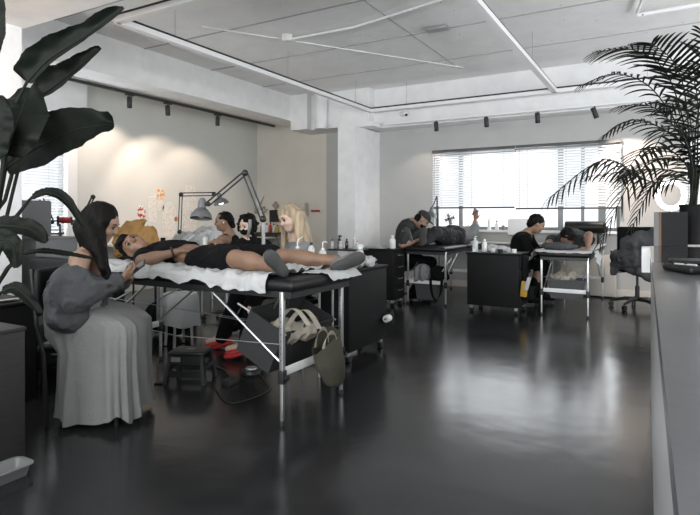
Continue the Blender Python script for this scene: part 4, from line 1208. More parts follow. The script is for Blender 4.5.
t = thing('desk_lamp', (-3.1, 7.9, 0.75), 'silver cone lamp with a bent arm beside the artist in the cap', 'lamp')
K0 = at(437.5, 246, 8.1); K1 = at(437.5, 216, 8.1); K2 = at(437, 196, 8.1); K3 = at(432, 208, 8.05)
b = MB(); b.tube([(K0.x, K0.y, 0.66), K1], 0.012, 8); b.tube([K1, K2], 0.010, 8); b.tube([K2, K3], 0.008, 8); b.build('arm', 'black', t)
b = MB(); b.box((K0.x - 0.03, K0.y - 0.03, 0.64), (K0.x + 0.04, K0.y + 0.03, 0.76), bev=0.005); b.build('clamp', 'black', t)
shade(t, K3, (-0.15, -0.1, -1), 0.095, 0.13, 'silver')
t = thing('desk_fan', (-2.95, 8.4, 0.75), 'small round grey fan standing on the desk by the silver cone lamp', 'fan')
c = at(444.5, 219, 8.75); c = V((c.x, 8.54, c.z))
b = MB()
for r in (0.03, 0.065, 0.10):
    b.tube([c + V((r * math.cos(a), 0.0, r * math.sin(a))) for a in [2 * PI * k / 24 for k in range(25)]], 0.005, 6)
for k in range(12):
    a = 2 * PI * k / 12; b.tube([c + V((0.02 * math.cos(a), -0.01, 0.02 * math.sin(a))), c + V((0.10 * math.cos(a), 0, 0.10 * math.sin(a)))], 0.003, 5)
b.build('guard', 'alu_dull', t)
for k in range(4):
    a = PI * k / 2 + .3; b = MB(); ca, sa = math.cos(a), math.sin(a)
    b.grid([[c + V((ca * r - sa * q, 0.03 + q * 0.3, sa * r + ca * q)) for q in (-0.02, 0.0, 0.02)] for r in (0.015, 0.05, 0.085)], thick=0.002); b.build('blade', 'bin', t)
b = MB(); b.lathe(c, [(0.03, 0.02), (0.032, 0.06), (0.02, 0.09)], 16, axis=(0, 1, 0)); b.build('motor', 'bin', t)
b = MB(); b.tube([(c.x, c.y + 0.06, 0.75), (c.x, c.y + 0.05, c.z)], 0.012, 8); b.lathe((c.x, c.y + 0.05, 0.745), [(0.07, 0), (0.07, 0.012), (0.02, 0.02)], 20); b.build('stand', 'bin', t)

t = thing('ring_light', (0.05, 7.9, 0), 'glowing white ring light on a stand behind the palm fronds', 'ring light')
c = at(671, 195, 6.9); r0 = 0.17
b = MB(); ring = []
for k in range(49):
    a = 2 * PI * k / 48; ring.append(c + (RT * math.cos(a) + V((0, 0, 1)) * math.sin(a)) * r0)
b.tube(ring, 0.030, 12); b.build('ring_tube', 'ring_glow', t)
b = MB(); b.tube([p + FW * 0.02 for p in ring], 0.033, 10); b.build('ring_housing', 'white', t)
b = MB(); p = c + FW * 0.03 - V((0, 0, r0 + 0.03)); b.tube([p, (p.x, p.y, 0.5)], 0.012, 8); b.build('pole', 'black', t)
for k in range(3):
    a = 2 * PI * k / 3; b = MB(); b.tube([(p.x, p.y, 0.52), (p.x + 0.3 * math.cos(a), p.y + 0.3 * math.sin(a), 0.01)], 0.010, 8); b.build('tripod_leg', 'black', t)

# ------------------------------------------------------------------ office chair with jacket
def office_chair(c, seat_z, label, rot=0.0):
    t = thing('office_chair', (c[0], c[1], 0), label, 'chair')
    X0 = V((c[0], c[1], 0))
    for k in range(5):
        a = 2 * PI * k / 5 + rot; d = V((math.cos(a), math.sin(a), 0))
        b = MB(); b.tube([X0 + V((0, 0, 0.115)), X0 + d * 0.14 + V((0, 0, 0.115)), X0 + d * 0.30 + V((0, 0, 0.075))], [0.028, 0.024, 0.015], 10); lg = b.build('base_arm', 'black', t)
        b = MB(); q = X0 + d * 0.30; n_ = V((-d.y, d.x, 0))
        for s_ in (-1, 1): b.lathe(q + n_ * 0.014 * s_ + V((0, 0, 0.03)), [(0.012, -0.009), (0.03, -0.008), (0.03, 0.008), (0.012, 0.009)], 16, axis=n_)
        b.tube([q + V((0, 0, 0.04)), q + V((0, 0, 0.08))], 0.009, 8); b.build('caster', 'black', lg)
    b = MB(); b.tube([X0 + V((0, 0, 0.10)), X0 + V((0, 0, 0.28))], 0.026, 14); b.tube([X0 + V((0, 0, 0.27)), X0 + V((0, 0, seat_z - 0.05))], 0.015, 14); b.build('gas_lift', 'black', t)
    b = MB(); b.box(X0 + V((-0.10, -0.10, seat_z - 0.065)), X0 + V((0.10, 0.10, seat_z - 0.035)), bev=0.01); b.tube([X0 + V((-0.08, 0, seat_z - 0.05)), X0 + V((-0.27, 0.02, seat_z - 0.07))], 0.006, 8); b.build('tilt_lever', 'black', t)
    b = MB(); b.box(X0 + V((-0.24, -0.23, seat_z - 0.035)), X0 + V((0.24, 0.23, seat_z + 0.035)), bev=0.033); b.build('seat', 'tee', t)
    b = MB(); b.box(X0 + V((-0.21, -0.30, seat_z + 0.16)), X0 + V((0.21, -0.245, seat_z + 0.52)), bev=0.027); b.build('backrest', 'tee', t)
    b = MB(); b.tube([X0 + V((0, -0.05, seat_z - 0.05)), X0 + V((0, -0.30, seat_z - 0.03)), X0 + V((0, -0.32, seat_z + 0.28))], 0.016, 8); b.build('back_post', 'black', t)
    for s_ in (-1, 1):
        b = MB(); b.tube([X0 + V((s_ * 0.24, 0.02, seat_z - 0.02)), X0 + V((s_ * 0.27, 0.0, seat_z + 0.19))], 0.012, 8); b.box(X0 + V((s_ * 0.27 - 0.03, -0.12, seat_z + 0.19)), X0 + V((s_ * 0.27 + 0.03, 0.12, seat_z + 0.215)), bev=0.01); b.build('armrest', 'black', t)
    return t


office_chair((-0.30, 7.72), 0.50, 'black office chair on casters behind the front counter', 0.5)
t = thing('denim_jacket', (-0.30, 7.5, 0.8), 'dark grey jacket thrown over the office chair behind the counter', 'jacket')
sdf_mesh('jacket_cloth', [ell((-0.22, 7.44, 0.80), (0.27, 0.10, 0.17)), ell((-0.33, 7.46, 0.66), (0.25, 0.10, 0.12)), ell((-0.08, 7.45, 0.93), (0.16, 0.09, 0.08)), cap((-0.50, 7.48, 0.66), (-0.56, 7.52, 0.46), 0.05, 0.04), ell((-0.28, 7.62, 0.57), (0.26, 0.22, 0.05)), cap((-0.45, 7.5, 0.55), (-0.15, 7.46, 0.42), 0.05)],
         0.011, 'denim', t, noise=0.022, nfreq=11)

M['tray_grey'] = mat('translucent_tray', (0.17, 0.17, 0.17), 0.4)
# ------------------------------------------------------------------ counter at right
dC = V((-0.0255, 0.9997, 0)); nC = V((0.9997, 0.0255, 0))
t = thing('front_counter', (0.4, 2.0, 0), 'long grey counter with a glossy top at the right edge', 'counter')
def CP(s_, o, z): p = dC * s_ + nC * o; return V((p.x, p.y, z))
def cbox(s0, s1, o0, o1, z0, z1):
    b = MB(); b.add([CP(s_, o, z) for z in (z0, z1) for s_ in (s0, s1) for o in (o0, o1)], [(0, 2, 3, 1), (4, 5, 7, 6), (0, 1, 5, 4), (2, 6, 7, 3), (0, 4, 6, 2), (1, 3, 7, 5)]); return b
cbox(0.30, 4.16, 0.024, 0.80, 0.0, 0.91).build('counter_body', 'counter_side', t, smooth=False)
cbox(0.30, 2.70, 0.019, 0.82, 0.91, 0.95).build('counter_top', 'counter', t, smooth=False)
cbox(2.70, 4.18, 0.019, 0.82, 0.91, 0.95).build('glass_inlay', 'counter_glass', t, smooth=False)
cbox(3.86, 4.14, -0.028, 0.019, 0.80, 0.948).build('edge_bracket', 'white', t, smooth=False)

t = thing('box_speaker', (0.15, 4.0, 0.95), 'black box with a brown wooden side standing on the far end of the counter', 'speaker')
c0 = at(654, 247, 3.62); 
def SP(a, d_, z): return V((c0.x, c0.y, 0.951)) + nC * a + dC * d_ + V((0, 0, z))
def sbox(a0, a1, d0, d1, z0, z1):
    b = MB(); b.add([SP(a, d_, z) for z in (z0, z1) for d_ in (d0, d1) for a in (a0, a1)], [(0, 2, 3, 1), (4, 5, 7, 6), (0, 1, 5, 4), (2, 6, 7, 3), (0, 4, 6, 2), (1, 3, 7, 5)]); return b
sbox(0.042, 0.19, 0, 0.12, 0, 0.225).build('box_body', 'pot', t, smooth=False)
sbox(0.026, 0.042, 0, 0.12, 0, 0.225).build('wood_side', 'wood', t, smooth=False)
sbox(0.0, 0.026, 0, 0.12, 0, 0.225).build('side_panel', 'greybox', t, smooth=False)
t = thing('leather_pouch', (0.5, 1.7, 0.95), 'flat black leather pouch lying on the counter near the right edge', 'pouch')
c0 = at(712, 280, 1.95); c0.z = 0.972
b = MB(); b.box(c0 + V((-0.13, -0.09, -0.022)), c0 + V((0.13, 0.09, 0.006)), Matrix.Rotation(0.5, 3, 'Z'), bev=0.012); b.build('pouch_body', 'vinyl', t)
b = MB(); b.box(c0 + V((-0.12, -0.05, 0.006)), c0 + V((0.10, 0.08, 0.022)), Matrix.Rotation(0.42, 3, 'Z'), bev=0.007); b.build('flap', 'vinyl', t)
b = MB(); b.tube([c0 + V((-0.115, -0.06, 0.008)), c0 + V((-0.05, -0.10, 0.008))], 0.004, 8); b.build('zip', 'alu', t)

# ------------------------------------------------------------------ left side furniture
t = thing('grey_cabinet', (-5.2, 3.0, 0), 'tall plain grey cabinet in front of the left window', 'cabinet')
b = MB(); b.box((-5.95, 2.85, 0.0), (-4.86, 3.25, 0.94), bev=0.006); b.build('cabinet_body', 'greybox', t)
b = MB(); b.box((-5.405, 2.838, 0.03), (-5.395, 2.85, 0.93)); b.box((-5.96, 2.84, 0.94), (-4.85, 3.26, 0.955)); b.build('worktop', 'greybox', t)
t = thing('printer', (-5.5, 3.0, 0.955), 'light grey printer with a dark front slot on the grey cabinet', 'printer')
b = MB(); b.box((-5.85, 2.90, 0.955), (-5.22, 3.22, 1.30), bev=0.02); b.build('printer_body', 'greybox', t)
b = MB(); b.box((-5.56, 2.885, 1.02), (-5.32, 2.90, 1.13), bev=0.004); b.build('paper_slot', 'black', t)

t = thing('sofa', (-4.1, 2.6, 0), 'low dark sofa in the shade behind the woman in the long skirt', 'sofa')
b = MB(); b.box((-4.75, 2.10, 0.10), (-3.62, 2.75, 0.42), bev=0.05); b.build('seat_cushion', 'vinyl', t)
b = MB(); b.box((-4.75, 2.70, 0.10), (-3.62, 2.84, 0.80), bev=0.05); b.build('backrest', 'vinyl', t)
for x in (-4.68, -3.70):
    for y in (2.18, 2.76): b = MB(); b.tube([(x, y, 0), (x, y, 0.12)], 0.02, 8); b.build('leg', 'black', t)

t = thing('side_cabinet', (-3.7, 1.7, 0), 'black low cabinet with magazines behind the brown-black foreground cabinet', 'cabinet')
b = MB(); b.box((-4.35, 1.55, 0.0), (-3.44, 2.02, 0.60), bev=0.006); b.build('cabinet_body', 'pot', t)
b = MB(); b.box((-4.36, 1.54, 0.60), (-3.43, 2.03, 0.62), bev=0.006); b.build('cabinet_top', 'pot', t)
for k, (dx, rz, lab, m_) in enumerate(((0, 0.15, 'lowest magazine on the black low cabinet', 'tape'), (0.02, -0.1, 'topmost magazine on the black low cabinet', 'char'))):
    t2 = thing('magazine', (-3.62, 1.82, 0.62 + 0.012 * k), lab, 'magazine')
    b = MB(); b.box((-3.74 + dx, 1.68, 0.621 + 0.012 * k), (-3.53 + dx, 1.96, 0.631 + 0.012 * k), Matrix.Rotation(rz, 3, 'Z')); b.build('pages', 'tape', t2)
    b = MB(); b.box((-3.742 + dx, 1.678, 0.631 + 0.012 * k), (-3.528 + dx, 1.962, 0.6325 + 0.012 * k), Matrix.Rotation(rz, 3, 'Z')); b.build('cover', m_, t2)

t = thing('wood_cabinet', (-2.9, 1.2, 0), 'dark wood-grained planter cabinet at the left edge of the room', 'cabinet')
b = MB(); b.box((-3.15, 0.90, 0.0), (-2.575, 1.46, 0.62), bev=0.004); b.build('cabinet_body', 'darkwood', t)
b = MB(); b.box((-3.15, 0.90, 0.62), (-2.57, 1.465, 0.637), bev=0.004); b.build('rim', 'darkwood', t)
t = thing('plastic_tray', (-2.5, 1.3, 0), 'shallow white plastic tray on the floor against the dark wood-grained cabinet', 'tray')
def tray(x0, x1, y0, y1, z0, z1):
    b = MB()
    def ring(z, i): 
        r = []
        for cx, cy, a0 in ((x1 - .03, y1 - .03, 0), (x0 + .03, y1 - .03, 1), (x0 + .03, y0 + .03, 2), (x1 - .03, y0 + .03, 3)):
            for k in range(5):
                a = a0 * PI / 2 + k * PI / 8; r.append(V((cx + (0.03 + i) * math.cos(a), cy + (0.03 + i) * math.sin(a), z)))
        return r
    b.loft([ring(z0, -0.015), ring(z1, 0.0), ring(z1, 0.012), ring(z1 + 0.004, 0.012), ring(z1 + 0.004, -0.004), ring(z0 + 0.004, -0.018)])
    b.f += [tuple(reversed(range(20))), tuple(100 + k for k in range(20))]; b.mi += [0, 0]
    return b
tray(-2.56, -2.44, 0.98, 1.42, 0.0, 0.05).build('tray_body', 'tray_grey', t)

# black chair under the woman in the skirt
t = thing('dining_chair', (-2.83, 2.04, 0), 'black chair with padded leather seat under the woman in the long skirt', 'chair')
Rc = Matrix.Rotation(YAW, 3, 'Z'); oc = V((-2.83, 2.04, 0))
def CB(b): b.v = [tuple(Rc @ V(v) + oc) for v in b.v]; return b
b = MB(); b.box((-0.29, -0.165, 0.395), (0.12, 0.19, 0.445), bev=0.024); CB(b).build('seat', 'vinyl', t)
b = MB(); b.box((-0.285, -0.20, 0.60), (-0.245, 0.20, 0.86), bev=0.02); CB(b).build('backrest', 'vinyl', t)
for s_ in (-1, 1):
    b = MB(); b.tube([(-0.30, s_ * 0.18, 0.86), (-0.265, s_ * 0.19, 0.55), (-0.225, s_ * 0.195, 0.39), (-0.205, s_ * 0.20, 0.0)], 0.012, 10); CB(b).build('rear_leg', 'black', t)
    b = MB(); b.tube([(-0.20, s_ * 0.16, 0.385), (0.10, s_ * 0.16, 0.385), (0.13, s_ * 0.16, 0.36), (0.16, s_ * 0.17, 0.0)], 0.011, 10); CB(b).build('front_leg', 'black', t)

# ------------------------------------------------------------------ left back corner: desk, jacket, sheets
t = thing('back_desk', (-5.4, 5.6, 0), 'long pale desk against the left wall covered in supplies', 'desk')
b = MB(); b.box((-7.08, 4.95, 0.72), (-6.45, 8.5, 0.75), bev=0.005); b.build('desk_top', 'trim', t)
for x in (-7.04, -6.5):
    for y in (5.0, 8.44): b = MB(); b.tube([(x, y, 0), (x, y, 0.72)], 0.02, 8); b.build('leg', 'alu_dull', t)
t = thing('work_table', (-4.6, 4.5, 0), 'pale work table behind the reclining man under the lit lamp', 'table')
b = MB(); b.box((-5.5, 4.62, 0.72), (-4.62, 5.7, 0.745), bev=0.006); b.build('table_top', 'white', t)
for x in (-5.45, -4.67):
    for y in (4.67, 5.65): b = MB(); b.tube([(x, y, 0), (x, y, 0.72)], 0.016, 8); b.build('leg', 'alu_dull', t)
t = thing('plastic_wrap', (-4.6, 4.9, 0.8), 'heap of clear plastic wrap and paper on the work table beside the lit lamp', 'plastic wrap')
sdf_mesh('wrap_heap', [ell((-5.02, 5.2, 0.88), (0.22, 0.20, 0.13)), ell((-4.84, 5.0, 0.84), (0.18, 0.16, 0.10)), ell((-5.15, 4.95, 0.84), (0.18, 0.16, 0.09))], 0.011, 'paper', t, noise=0.05, nfreq=13)
t = thing('tattoo_machine_case', (-4.80, 4.45, 0.75), 'flat tilted white tablet leaning on the plastic wrap heap', 'tablet')
p = at(187, 236, 6.35); p.z = 0.86
b = MB(); b.box(p + V((-0.03, -0.14, -0.01)), p + V((0.03, 0.14, 0.004)), Matrix.Rotation(-0.9, 3, RT.cross(FW).cross(RT)) , bev=0.003); b.build('tablet_body', 'white', t)
for k, (px, py, m_, lab) in enumerate(((194, 240, 'orange', 'small orange ink cup beside the tablet'), (205, 241, 'plastic_white', 'small white ink cup left of the sleeveless woman'), (171, 241, 'black', 'small black tin on the work table left of the lamp post'), (163, 242, 'glass_dark', 'dark squat jar on the work table behind the man\'s shoulder'))):
    p = at(px, py, 6.45 + (0.1 if k == 1 else 0)); b = MB(); b.lathe((p.x, p.y, 0.745), [(0.025, 0), (0.03, 0.06 + .09 * (k % 2)), (0.026, 0.06 + .09 * (k % 2)), (0.02, 0.01)], 14); tag(b.build('ink_cup', m_, None), lab, 'cup')

t = thing('padded_jacket', (-5.2, 4.3, 0.9), 'ochre padded jacket hung over a chair behind the reclining man\'s head', 'jacket')
jc = at(137, 232, 6.2)
def J_(a, d_, z): return np.array(V((jc.x, jc.y, jc.z)) + RT * a + FW * d_ + V((0, 0, z)))
frJ = np.array([list(RT), list(FW), [0, 0, 1]]).T
sdf_mesh('jacket_cloth', [ell(J_(-.02, 0, -.04), (0.20, 0.10, 0.15), frJ), ell(J_(.08, 0, -.10), (0.15, 0.09, 0.15), frJ), cap(J_(-.19, 0, -.02), J_(-.20, -.02, -.22), 0.055), cap(J_(.14, -.02, .00), J_(.25, -.05, -.19), 0.06, 0.05), cap(J_(-.10, 0, .08), J_(.06, 0, .09), 0.045),
        ], 0.009, 'jacket', t, noise=0.03, nfreq=13)
for a, z, l in ((-.02, -.05, .09), (.10, -.08, .08)):
    b = MB(); b.tube([V(J_(a, -.115, z)), V(J_(a + l * .4, -.112, z - l))], 0.006, 6); b.build('zip', 'char', t)
t = thing('dining_chair', (-5.2, 4.4, 0), 'black chair carrying the ochre padded jacket', 'chair')
q = V(J_(0, 0.03, 0)); b = MB()
b.box((q.x - .2, q.y - .05, 0.62), (q.x + .2, q.y - .02, 0.88), Rc, bev=0.01); b.build('backrest', 'black', t)
b = MB(); b.box((q.x - .22, q.y - .02, 0.42), (q.x + .22, q.y + .38, 0.46), Rc, bev=0.015); b.build('seat', 'black', t)
for sx in (-1, 1):
    for sy in (0, 1):
        p = q + Rc @ V((sx * 0.19, 0.03 + sy * 0.32, 0)); b = MB(); b.tube([(p.x, p.y, 0), (p.x, p.y, 0.64 if sy == 0 else 0.43)], 0.012, 8); b.build('leg', 'black', t)

# tattoo sheets taped to the left wall
DM = {'line': drawing_mat('pen_drawing', 26), 'dense': drawing_mat('dense_pen_drawing', 40), 'colour': drawing_mat('colour_drawing', 34, (0.02, 0.02, 0.03), (0.45, 0.04, 0.04)), 'amber': drawing_mat('amber_drawing', 34, (0.04, 0.02, 0.02), (0.70, 0.28, 0.05))}
def wall_at(px, py):
    r = (px - 350) / FPX; dx = FW.x + RT.x * r; t_ = (XL + 0.004) / dx; return at(px, py, t_)
SH = [(137.5, 145.5, 205, 223, 'colour', 'narrow red and black flash drawing on the left wall above the ochre jacket'),
      (148, 157, 193, 223, 'line', 'tall pale pen drawing on the left wall beside the narrow red drawing'),
      (156.5, 164.5, 189, 199, 'amber', 'small orange-topped flash drawing, highest on the left wall'),
      (156.5, 164, 200, 211, 'dense', 'small black pen drawing right below the orange-topped drawing'),
      (162, 176, 202, 237, 'line', 'large pale pen drawing on the left wall left of the black lamp post'),
      (183, 197, 185, 236, 'line', 'tall faint pen drawing on the left wall behind the grey lamp shade')]
for a, b_, y0_, y1_, k, lab in SH:
    P = [wall_at(a, y0_), wall_at(b_, y0_), wall_at(b_, y1_), wall_at(a, y1_)]
    zt = (P[0].z + P[1].z) / 2; zb = (P[2].z + P[3].z) / 2; ya = P[0].y; yb = P[1].y
    n_ = 20; out = []
    for k2 in range(n_):
        an = 2 * PI * k2 / n_; cy = (ya + yb) / 2 + (yb - ya) / 2 * math.copysign(abs(math.cos(an)) ** 0.6, math.cos(an)); cz = (zt + zb) / 2 + (zt - zb) / 2 * math.copysign(abs(math.sin(an)) ** 0.6, math.sin(an))
        out.append((cy, cz))
    m1 = MB(); m1.add([(XL + 0.001, y, z) for y, z in out] + [(XL + 0.004, y, z) for y, z in out],
                      [tuple(range(n_)), tuple(reversed(range(n_, 2 * n_)))] + [(i, i + n_, (i + 1) % n_ + n_, (i + 1) % n_) for i in range(n_)])
    tag(m1.build('flash_drawing', DM[k], None, smooth=False), lab, 'drawing', 'drawings taped to the left wall')

# things on the back wall beside the blonde woman
def bw(px, py, off=0.0):
    r = (px - 350) / FPX; dy = FW.y + RT.y * r; return at(px, py, (8.62 - off) / dy)
t = thing('dried_branch', bw(258, 205), 'dried pale branch ornament mounted on the back wall above the masked woman', 'wall ornament')
b = MB()
for pts in ([(256, 213), (253, 204), (251, 197)], [(256, 213), (260, 205), (264, 196)], [(253, 204), (256, 199)], [(257, 211), (264, 207), (266, 212)], [(252, 210), (249, 203)], [(262, 214), (268, 209)]):
    b.tube([bw(x, y, 0.05) for x, y in pts], [0.028] + [0.02] * (len(pts) - 2) + [0.006], 8)
b.build('branch', 'cream', t)
c = bw(275.5, 205.5, 0.015); b = MB(); b.box(c + V((-0.06, -0.01, -0.06)), c + V((0.06, 0.01, 0.06)), Matrix.Rotation(0.8, 3, 'Y')); tag(b.build('wall_tile', 'cream', None, smooth=False), 'small tan square picture hung on its corner on the back wall', 'picture')
a = bw(270, 210); b_ = bw(282, 222); b = MB(); b.box((a.x, 8.60, b_.z), (b_.x, 8.625, a.z)); tag(b.build('picture', 'char', None, smooth=False), 'dark rectangular print on the back wall above the shelf of bottles', 'picture')
t = thing('wall_shelf', bw(275, 233), 'dark wall shelf on the back wall beside the blonde woman', 'shelf')
a = bw(262, 232); b_ = bw(284, 232); b = MB(); b.box((a.x, 8.39, a.z - 0.02), (b_.x, 8.63, a.z)); b.build('board', 'black', t, smooth=False)
b = MB(); b.box((a.x, 8.39, a.z - 0.10), (b_.x, 8.41, a.z - 0.02)); b.box((a.x + .02, 8.41, a.z - 0.10), (a.x + .04, 8.63, a.z - 0.02)); b.build('bracket', 'darkwood', t, smooth=False)
zz = a.z
for k, (px, h, m_, lab) in enumerate(((266, .16, 'glass_dark', 'dark bottle at the left end of the back wall shelf'), (271, .18, 'plastic_white', 'white-labelled bottle on the back wall shelf'), (274.5, .2, 'redlabel', 'red-labelled bottle on the back wall shelf'), (278, .17, 'plastic_clear', 'clear bottle on the back wall shelf'), (281.5, .15, 'yellow', 'yellow-green bottle at the right end of the back wall shelf'))):
    p = bw(px, 232); bottle('shelf_bottle', (p.x, 8.49, zz), h, 0.03, m_, lab, 'cap', 'bottles on the back wall shelf')
a = bw(311.5, 210.5, .02); b_ = bw(320, 212.5, .02); b = MB(); b.box((a.x, 8.58, b_.z + .01), (b_.x, 8.60, a.z + .01)); tag(b.build('red_strip', 'redlabel', None, smooth=False), 'thin red strip fixed on the back wall right of the blonde woman', 'wall strip')
b = MB(); a = bw(304, 203); b.box((a.x - 0.02, 8.49, a.z - 0.24), (a.x + 0.10, 8.63, a.z), bev=0.01); tag(b.build('paper_dispenser', 'trim', None), 'small beige box on the back wall behind the blonde hair', 'dispenser')

# ------------------------------------------------------------------ big-leaved plant (left foreground)
def leaf_blade(par, pts, wmax, up, curl=0.25, label=None, wavy=0.22, seed=0, prof_pow=0.8, name='leaf_blade', lower=1.0, ):
    """pts: midrib polyline in world space; blade spreads along cross(dir, up)"""
    P = [V(p) for p in pts]; out = []
    for i in range(len(P) - 1):
        p0 = P[max(0, i - 1)]; p1 = P[i]; p2 = P[i + 1]; p3 = P[min(len(P) - 1, i + 2)]
        for k in range(12):
            u = k / 12; out.append(0.5 * ((2 * p1) + (p2 - p0) * u + (2 * p0 - 5 * p1 + 4 * p2 - p3) * u * u + (3 * p1 - p0 - 3 * p2 + p3) * u ** 3))
    out.append(P[-1]); n_ = len(out); rows = []; up = V(up)
    out = [p + up.normalized() * 0.0 for p in out]
    for i, p in enumerate(out):
        u = i / (n_ - 1); d = (out[min(i + 1, n_ - 1)] - out[max(i - 1, 0)]).normalized()
        s_ = d.cross(up).normalized(); nn = s_.cross(d)
        wd = wmax * (math.sin(PI * min(1, u ** prof_pow * 0.97 + 0.015)) ** 0.62) * (1 + 0.12 * float(vnoise(np.array([u * 11 + seed, 1.3, seed]))))
        row = []
        for j in range(-6, 7):
            v = j / 6 * (lower if j > 0 else 1)
            ripple = wavy * wmax * abs(v) * float(vnoise(np.array([u * 9 + seed, v * 1.5 + seed, 2])))
            row.append(p + s_ * wd * v + nn * (curl * wd * v * v + ripple + 0.0022 * math.sin(u * 95) * abs(v)))
        rows.append(row)
    b = MB(); b.grid(rows, thick=0.0012); lf = b.build(name, 'leaf', par, angle=80)
    b = MB(); b.tube(out[:-1], [0.006 * (1 - 0.8 * i / n_) for i in range(n_ - 1)], 8); b.build('midrib', 'stem', lf)
    return lf


t = thing('potted_plant', (-2.86, 1.18, 0.637), 'tall dark big-leaved plant rising at the left edge from the wood-grained cabinet', 'plant')
b = MB(); b.lathe((-2.86, 1.18, 0.638), [(0.11, 0), (0.15, 0.16), (0.16, 0.18), (0.145, 0.18), (0.13, 0.15)], 28); b.build('pot', 'pot', t)
b = MB(); b.lathe((-2.86, 1.18, 0.78), [(0.13, 0), (0.13, 0.008)], 24); b.build('soil', 'soil', t)
base = V((-2.86, 1.18, 0.785))
CV = -FW
def upv(r=0.0, z=0.0): return CV + RT * r + V((0, 0, z))
PL = [  # stem via-points, midrib points, half width, up vector, curl, width of the lower half
    ([(0, 190, 2.4), (8, 120, 2.35)], [(27, 82, 2.3), (48, 60, 2.3), (85, 36, 2.3), (124, 8, 2.3)], 0.075, upv(.2, .2), .5, .3, .45),
    ([(5, 200, 2.5), (25, 125, 2.5)], [(40, 96, 2.5), (60, 82, 2.5), (80, 66, 2.5), (101, 48, 2.5)], 0.070, upv(.2, .2), .5, .3, .5),
    ([(-6, 230, 2.3)], [(6, 155, 2.25), (14, 130, 2.25), (22, 110, 2.3), (30, 88, 2.4)], 0.13, upv(.2, 0), .15, .9),
    ([(-10, 220, 2.2)], [(-8, 160, 2.2), (-4, 125, 2.2), (0, 95, 2.2)], 0.07, upv(.2, 0), .2, 1),
    ([(-2, 210, 2.4)], [(6, 168, 2.4), (40, 146, 2.4), (78, 129, 2.45), (114, 124, 2.5)], 0.125, upv(0, .35), .3, .85),
    ([(-4, 260, 2.3)], [(28, 130, 2.55), (46, 122, 2.6), (60, 118, 2.7), (68, 118, 2.8)], 0.04, upv(0, .6), .3, 1),
    ([(-5, 262, 2.3), (12, 222, 2.35)], [(30, 199, 2.4), (50, 193, 2.4), (68, 203, 2.4), (83, 226, 2.4)], 0.026, upv(.3, .8), .5, .8),
    ([(-6, 240, 2.3)], [(-10, 226, 2.2), (10, 226, 2.2), (32, 230, 2.2), (47, 242, 2.2)], 0.042, upv(0, .8), .3, 1),
    ([(-6, 262, 2.1)], [(-10, 240, 2.1), (4, 240, 2.1), (14, 248, 2.1), (16, 268, 2.1)], 0.042, upv(.2, .2), .2, 1),
    ([(-6, 290, 2.3), (8, 268, 2.3)], [(22, 254, 2.3), (42, 251, 2.3), (70, 254, 2.35), (96, 259, 2.4)], 0.012, upv(0, .5), .3, 1),
    ([(-8, 300, 2.2)], [(2, 292, 2.2), (16, 288, 2.2), (30, 300, 2.2), (42, 313, 2.2)], 0.025, upv(0, .5), .3, 1),
    ([(-20, 150, 2.0)], [(-8, 60, 1.9), (-5, 35, 1.9), (-3, 12, 1.9), (-2, -15, 1.9)], 0.032, upv(.3, 0), .2, 1)]
for i, (st, bl, wd, up, cu, lw, *pw_) in enumerate(PL):
    sp = [base + V((0.02 * math.cos(i), 0.02 * math.sin(i), 0))] + [at(*q) for q in st] + [at(*bl[0])]
    b = MB(); b.tube(sp, [0.012] + [0.009] * (len(sp) - 2) + [0.006], 8); b.build('leaf_stem', 'stem', t)
    leaf_blade(t, [at(*q) for q in bl], wd, up, cu, seed=i * 3.1, lower=lw, prof_pow=pw_[0] if pw_ else .8)

# ------------------------------------------------------------------ palm (right)
t = thing('potted_palm', (0.45, 4.0, 0.95), 'potted feather palm on the far end of the counter', 'plant')
pc = at(693, 246, 3.86); pc.z = 0.951
b = MB(); b.lathe(pc, [(0.065, 0), (0.085, 0.26), (0.092, 0.28), (0.082, 0.28), (0.075, 0.25)], 24); b.build('pot', 'pot', t)
b = MB(); b.lathe(pc + V((0, 0, 0.24)), [(0.076, 0), (0.076, 0.008)], 24); b.build('soil', 'soil', t)


